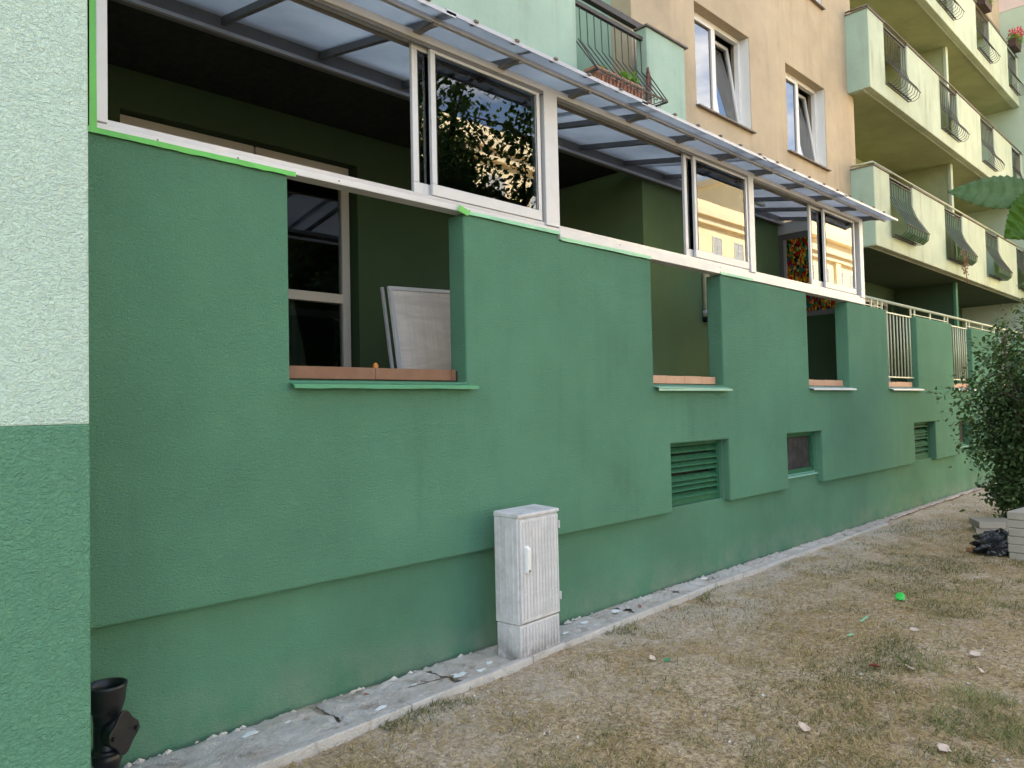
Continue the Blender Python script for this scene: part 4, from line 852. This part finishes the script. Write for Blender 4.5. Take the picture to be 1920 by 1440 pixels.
def crumple(name, mat, c, rx, ry, rz_, seed, n=28, amp=.22):
    G = random.Random(seed); vs = []; fs = []; ph = [(G.uniform(0, 6.3), G.uniform(2, 7), G.uniform(2, 6), G.uniform(0, 6.3)) for _ in range(7)]
    for i in range(n + 1):
        th = math.pi * i / n
        for j in range(n * 2):
            a = math.pi * j / n; k = 1 + amp * sum(abs(math.sin(p0 + f1 * a + f2 * th)) * (1 if q % 2 else -1) for q, (p0, f1, f2, p1) in enumerate(ph)) / 2.2
            x, y, z = math.sin(th) * math.cos(a) * rx * k, math.sin(th) * math.sin(a) * ry * k, math.cos(th) * rz_ * k; vs.append((x, y, max(z, -rz_ * .55)))
    for i in range(n):
        for j in range(n * 2): a = i * 2 * n + j; b = i * 2 * n + (j + 1) % (2 * n); fs.append((a, b, b + 2 * n, a + 2 * n))
    m = MB(); m.v = vs; m.f = fs; o = m.build(name, mat, None); o.location = c; return o
o = crumple('plastic_bag', 'bag', (9.06, 2.03, .09), .26, .22, .15, 3); o.rotation_euler = (0, 0, R(-35)); tag(o, 'crumpled black plastic bag on the ground beside the slab stack', 'bag')
o = tag(box('brick_piece', 'terracotta', None, -.06, .06, -.03, .03, 0, .045, bevel=.006), 'broken orange brick piece under the black bag', 'brick'); o.location = (9.02, 2.27, -.002); o.rotation_euler = (0, .1, .7)
o = crumple('tape_ball', 'toy', (6.5, 2.16, .024), .040, .034, .034, 8, 14, .35); tag(o, 'small crumpled bright green ball lying on the lawn', 'ball')

# ------------------------------------------------------------------ litter: dry leaves, tape scraps, plaster
def dry_leaf(x, y, s_, rz_, curl, label, mat='deadleaf', seed=0):
    G = random.Random(seed); m = MB(); n1, n2 = 8, 4; half = []
    for i in range(n1 + 1):
        u = i / n1; wdt = s_ * .34 * math.sin(math.pi * min(1, u * 1.02 + .02)) ** 1.15 * (1 + .18 * math.sin(u * 17 + seed))
        for j in range(n2 + 1):
            v = j / n2 * 2 - 1; m.v.append(((u - .5) * s_, v * wdt, .004 + curl * s_ * ((v * .5 + .5) ** 2 * .34 * math.sin(math.pi * u) + (u - .5) ** 2 * .35) + G.uniform(-.03, .03) * s_))
    for i in range(n1):
        for j in range(n2): a = i * (n2 + 1) + j; m.f.append((a, a + n2 + 1, a + n2 + 2, a + 1))
    o = m.build('dry_leaf', mat, None, smooth=True); md = o.modifiers.new('thick', 'SOLIDIFY'); md.thickness = .0012
    o.location = (x, y, float(gz(x, y)) + .010); o.rotation_euler = (G.uniform(-.12, .12), G.uniform(-.12, .12), rz_); return tag(o, label, 'leaf', 'dry leaves on the lawn')
LV = [(3.68, 1.69, .085, .3, 1.0, 'curled pale dry leaf with a stalk in the lower middle lawn', 'deadleaf'), (3.87, 1.12, .085, -.2, .8, 'large pale dry leaf nearest the bottom right corner', 'deadleaf'),
      (4.87, 1.58, .07, .9, 1.0, 'folded pale dry leaf in the middle of the right lawn', 'deadleaf'), (5.38, 1.36, .085, -.5, .8, 'bright dry leaf farthest right on the lawn', 'deadleaf'),
      (5.10, 1.26, .05, .2, 1.2, 'small dry leaf just in front of the farthest right leaf', 'deadleaf'), (4.76, 1.74, .07, 2.0, 1.3, 'thin brown dry leaf beside the folded pale leaf', 'brownleaf'),
      (5.67, 1.80, .07, -.9, .7, 'narrow dry leaf in front of the green ball', 'deadleaf'), (3.55, .93, .08, .4, .8, 'dry leaf at the bottom edge of the lawn', 'deadleaf'),
      (3.99, 2.80, .06, .1, 1.1, 'dry leaf beside the green scrap near the cabinet', 'deadleaf'), (2.45, 3.66, .05, .3, .8, 'rust red dry leaf at the foot of the green wall', 'brownleaf'),
      (4.95, 3.56, .07, .5, 1.4, 'brown dry leaf on the apron right of the cabinet', 'brownleaf'), (2.55, 1.75, .045, .9, .8, 'small dry leaf on the grey lawn below the cabinet', 'brownleaf')]
for i, a in enumerate(LV): dry_leaf(*a[:6], mat=a[6], seed=i + 3)
def scrap(x, y, pts, mt, label, cat, nm, h=.004):
    m = MB(); m.prism(pts, (0, 0, 0), (1, 0, 0), (0, 1, 0), (0, 0, h)); o = m.build(nm, mt); o.location = (x, y, float(gz(x, y)) + (.030 if y > ky(x) else .014)); o.rotation_euler = (random.uniform(-.1, .1), random.uniform(-.1, .1), 0); return tag(o, label, cat)
scrap(5.75, 2.17, [(-.06, -.008), (.07, -.014), (.06, .006), (-.05, .008)], 'tape_pale', 'pale green tape scrap left of the green ball', 'tape', 'tape_scrap')
scrap(5.30, 2.09, [(-.03, -.01), (.03, -.012), (.035, .01), (-.03, .012)], 'tape_pale', 'pale tape scrap nearest the camera left of the ball', 'tape', 'tape_scrap')
scrap(4.02, 2.72, [(-.03, -.012), (.02, -.02), (.035, .006), (-.005, .015)], 'sill_green', 'dark green scrap on the lawn right of the cabinet', 'tape', 'tape_scrap')
scrap(2.99, 3.50, [(-.06, -.03), (.0, -.045), (.05, -.01), (.13, -.006), (.12, .02), (.04, .03), (-.03, .035)], 'plaster_spill', 'white plaster spill on the apron left of the cabinet', 'plaster', 'plaster_spill', .003)
scrap(3.26, 3.52, [(-.025, -.012), (.02, -.018), (.03, .01), (-.01, .018)], 'plaster_spill', 'small white plaster drop beside the cabinet foot', 'plaster', 'plaster_spill', .003)
gs = random.Random(77)
for i in range(11):
    x_ = (1.75, 1.95, 2.2, 2.38, 2.7, 3.15, 4.05, 4.35, 4.7, 5.4, 6.1)[i]; r_ = gs.uniform(.012, .034); q_ = [(r_ * gs.uniform(.5, 1.3) * math.cos(t_) * 1.5, r_ * gs.uniform(.5, 1.2) * math.sin(t_)) for t_ in [k_ * .785 for k_ in range(8)]]
    o = scrap(x_, gs.uniform(ky(x_) + .09, 3.70), q_, 'plaster_spill', '%s white plaster drop from the left along the concrete apron' % ('first second third fourth fifth sixth seventh eighth ninth tenth eleventh'.split()[i]), 'plaster', 'plaster_spill', .003); o['group'] = 'plaster drops on the apron'
# dead twigs on the apron
m = MB(); m.tube([(2.62, 3.50, .045), (2.74, 3.47, .05), (2.92, 3.46, .042)], .003, 5); m.tube([(2.74, 3.47, .05), (2.72, 3.52, .05)], .002, 5); tag(m.build('twig', 'bark'), 'thin dead twig on the apron left of the cabinet', 'twig')

# ------------------------------------------------------------------ near elm twig at the right edge
tw_ = thing('elm_branch', 'elm branch with large toothed leaves at the upper right edge', 'branch', (1.30, -.05, 1.86))
def elm_leaf(base, tip, width, nrm, mat, fold=.12):
    base = Vector(base); tip = Vector(tip); ax = tip - base; Lh = ax.length; ax.normalize(); n_ = Vector(nrm); n_ = (n_ - ax * n_.dot(ax)).normalized(); sd_ = ax.cross(n_); m = MB(); N1 = 44
    for i in range(N1 + 1):
        u = i / N1; wv = width * (math.sin(math.pi * u ** .80) ** .85) * (1 - .25 * u); tooth = .93 + .10 * ((i % 3) / 2.0); w2 = max(wv * tooth, .0006)
        c = base + ax * (u * Lh) - n_ * (Lh * .10 * (u - .4) ** 2)
        rip = .0028 * math.sin(u * 52)
        for k, v in enumerate((-1, -.5, 0, .5, 1)):
            tt = v * w2; m.v.append(tuple(c + sd_ * tt + ax * (abs(v) * w2 * .30) + n_ * (abs(v) * w2 * fold * 2 + rip * abs(v) * (1 - abs(v)) * 4)))
    for i in range(N1):
        for k in range(4): a = i * 5 + k; m.f.append((a, a + 5, a + 6, a + 1))
    o = m.build('leaf', mat, tw_, smooth=True); o.matrix_parent_inverse = inv(tw_); md = o.modifiers.new('thick', 'SOLIDIFY'); md.thickness = .0006; return o
ctr = Vector((0, 0, 1.6)); to = lambda p: (ctr - Vector(p)).normalized()
LB = (1.092, .178, 1.838)
elm_leaf(LB, (1.078, .281, 1.868), .033, Vector((-.80, -.15, .62)), 'leaf_top', .05)
elm_leaf((1.095, .165, 1.838), (1.046, .214, 1.790), .034, Vector((-.9, -.1, -.25)), 'leaf_light')
elm_leaf((1.12, .12, 1.85), (1.20, .10, 1.95), .036, Vector((-.8, -.3, .5)), 'leaf_top'); elm_leaf((1.16, .05, 1.86), (1.10, -.03, 1.80), .036, Vector((-.8, -.3, .4)), 'leaf_top')
elm_leaf((1.22, -.02, 1.87), (1.32, .03, 1.80), .034, Vector((-.8, -.1, .5)), 'leaf_light'); elm_leaf((1.28, -.10, 1.89), (1.20, -.19, 1.84), .036, Vector((-.8, -.3, .5)), 'leaf_top')
bp = [(1.088, .19, 1.838), (1.12, .12, 1.85), (1.20, .0, 1.866), (1.4, -.3, 1.95), (1.9, -.9, 2.2), (2.5, -2.1, 2.5), (2.9, -3.0, 2.2)]
o = MB().tube(bp, [.0018, .0025, .004, .007, .014, .026, .035], 8).build('branch', 'bark', tw_, smooth=True); o.matrix_parent_inverse = inv(tw_)

# ------------------------------------------------------------------ what the glass reflects: trees and the sunny house across the yard
gs = random.Random(11)
branchy('elm_tree', 'tree', 'elm tree behind the viewer whose branch enters at the right', 'tree', (2.9, -3.2, 0), [(gs.uniform(-.9, .9), gs.uniform(-1.2, .3), gs.uniform(3.6, 5.2), .07) for _ in range(5)], 2200, .13, seed=21)
branchy('street_tree', 'tree', 'large dark tree mirrored in the big sash pane', 'tree', (11.0, -6.3, 0), [(gs.uniform(-2.6, 2.6), gs.uniform(-2.4, 2.4), gs.uniform(6.0, 9.6), .17) for _ in range(9)] + [(.1, 0, 7, .24)], 42000, .15, seed=22)
branchy('street_tree', 'tree', 'tree beside the large one mirrored in the balcony door', 'tree', (16.5, -12.0, 0), [(gs.uniform(-2.6, 2.6), gs.uniform(-2.4, 2.4), gs.uniform(6.0, 8.6), .17) for _ in range(8)] + [(.1, 0, 6, .24)], 26000, .16, seed=23)
hb = thing('yellow_house', 'sunlit yellow house across the yard mirrored in the glazing', 'building', (14, -22, 0)); HI = Matrix.Translation((-14, 22, 0))
def hbx(nm, mt, *a): o = MB().box(*a).build(nm, mt, hb); o.matrix_parent_inverse = HI; return o
hbx('wall', 'yellow', 12, 100, -34, -22, -.3, 15.6); hbx('cornice', 'cream_trim', 11.6, 100.4, -34.3, -21.35, 15.6, 16.1); hbx('cornice', 'cream_trim', 11.8, 100.2, -34.1, -21.65, 15.1, 15.6); hbx('parapet', 'cream_trim', 12, 100, -33.9, -21.9, 16.1, 16.9)
hbx('string_course', 'cream_trim', 12, 100, -22, -21.80, 11.6, 11.95); hbx('string_course', 'cream_trim', 12, 100, -22, -21.80, 4.2, 4.6)
hbx('tower_wall', 'yellow', 66, 100, -33, -21.98, 15.6, 23); hbx('cornice', 'cream_trim', 65.5, 100.3, -33.5, -21.3, 16.95, 17.5); hbx('cornice', 'cream_trim', 65.6, 100.2, -33.5, -21.2, 23, 23.6)
for x in (58, 66.3, 74, 96): hbx('pilaster', 'cream_trim', x, x + 1.1, -22, -21.75, 4.6, 15.1)
wsrc = None
for r_ in range(4):
    for c_ in range(25):
        x = 14.5 + c_ * 3.35; z = (1.6, 5.4, 8.4, 12.6)[r_]
        wn = bpy.data.objects.new('window', None); COL.objects.link(wn); wn.parent = hb; wn.matrix_parent_inverse = HI; wn.location = (x, -22, z)
        if wsrc is None:
            f = MB(); f.box(-.08, 0, 0, .05, -.08, 1.78); f.box(1.3, 1.38, 0, .05, -.08, 1.78); f.box(0, 1.3, 0, .05, -.08, 0); f.box(0, 1.3, 0, .05, 1.7, 1.78); f.box(.62, .68, 0, .045, 0, 1.7); f.box(0, 1.3, .0, .045, 1.1, 1.15)
            s1 = f.build('frame', 'pvc', wn); s2_ = MB().box(0, 1.3, .004, .012, 0, 1.7).build('pane', 'house_pane', wn); s3 = MB().box(-.15, 1.45, 0, .14, -.16, -.085).build('sill', 'cream_trim', wn); wsrc = (s1, s2_, s3)
        else:
            for s_ in wsrc: share(s_, wn)
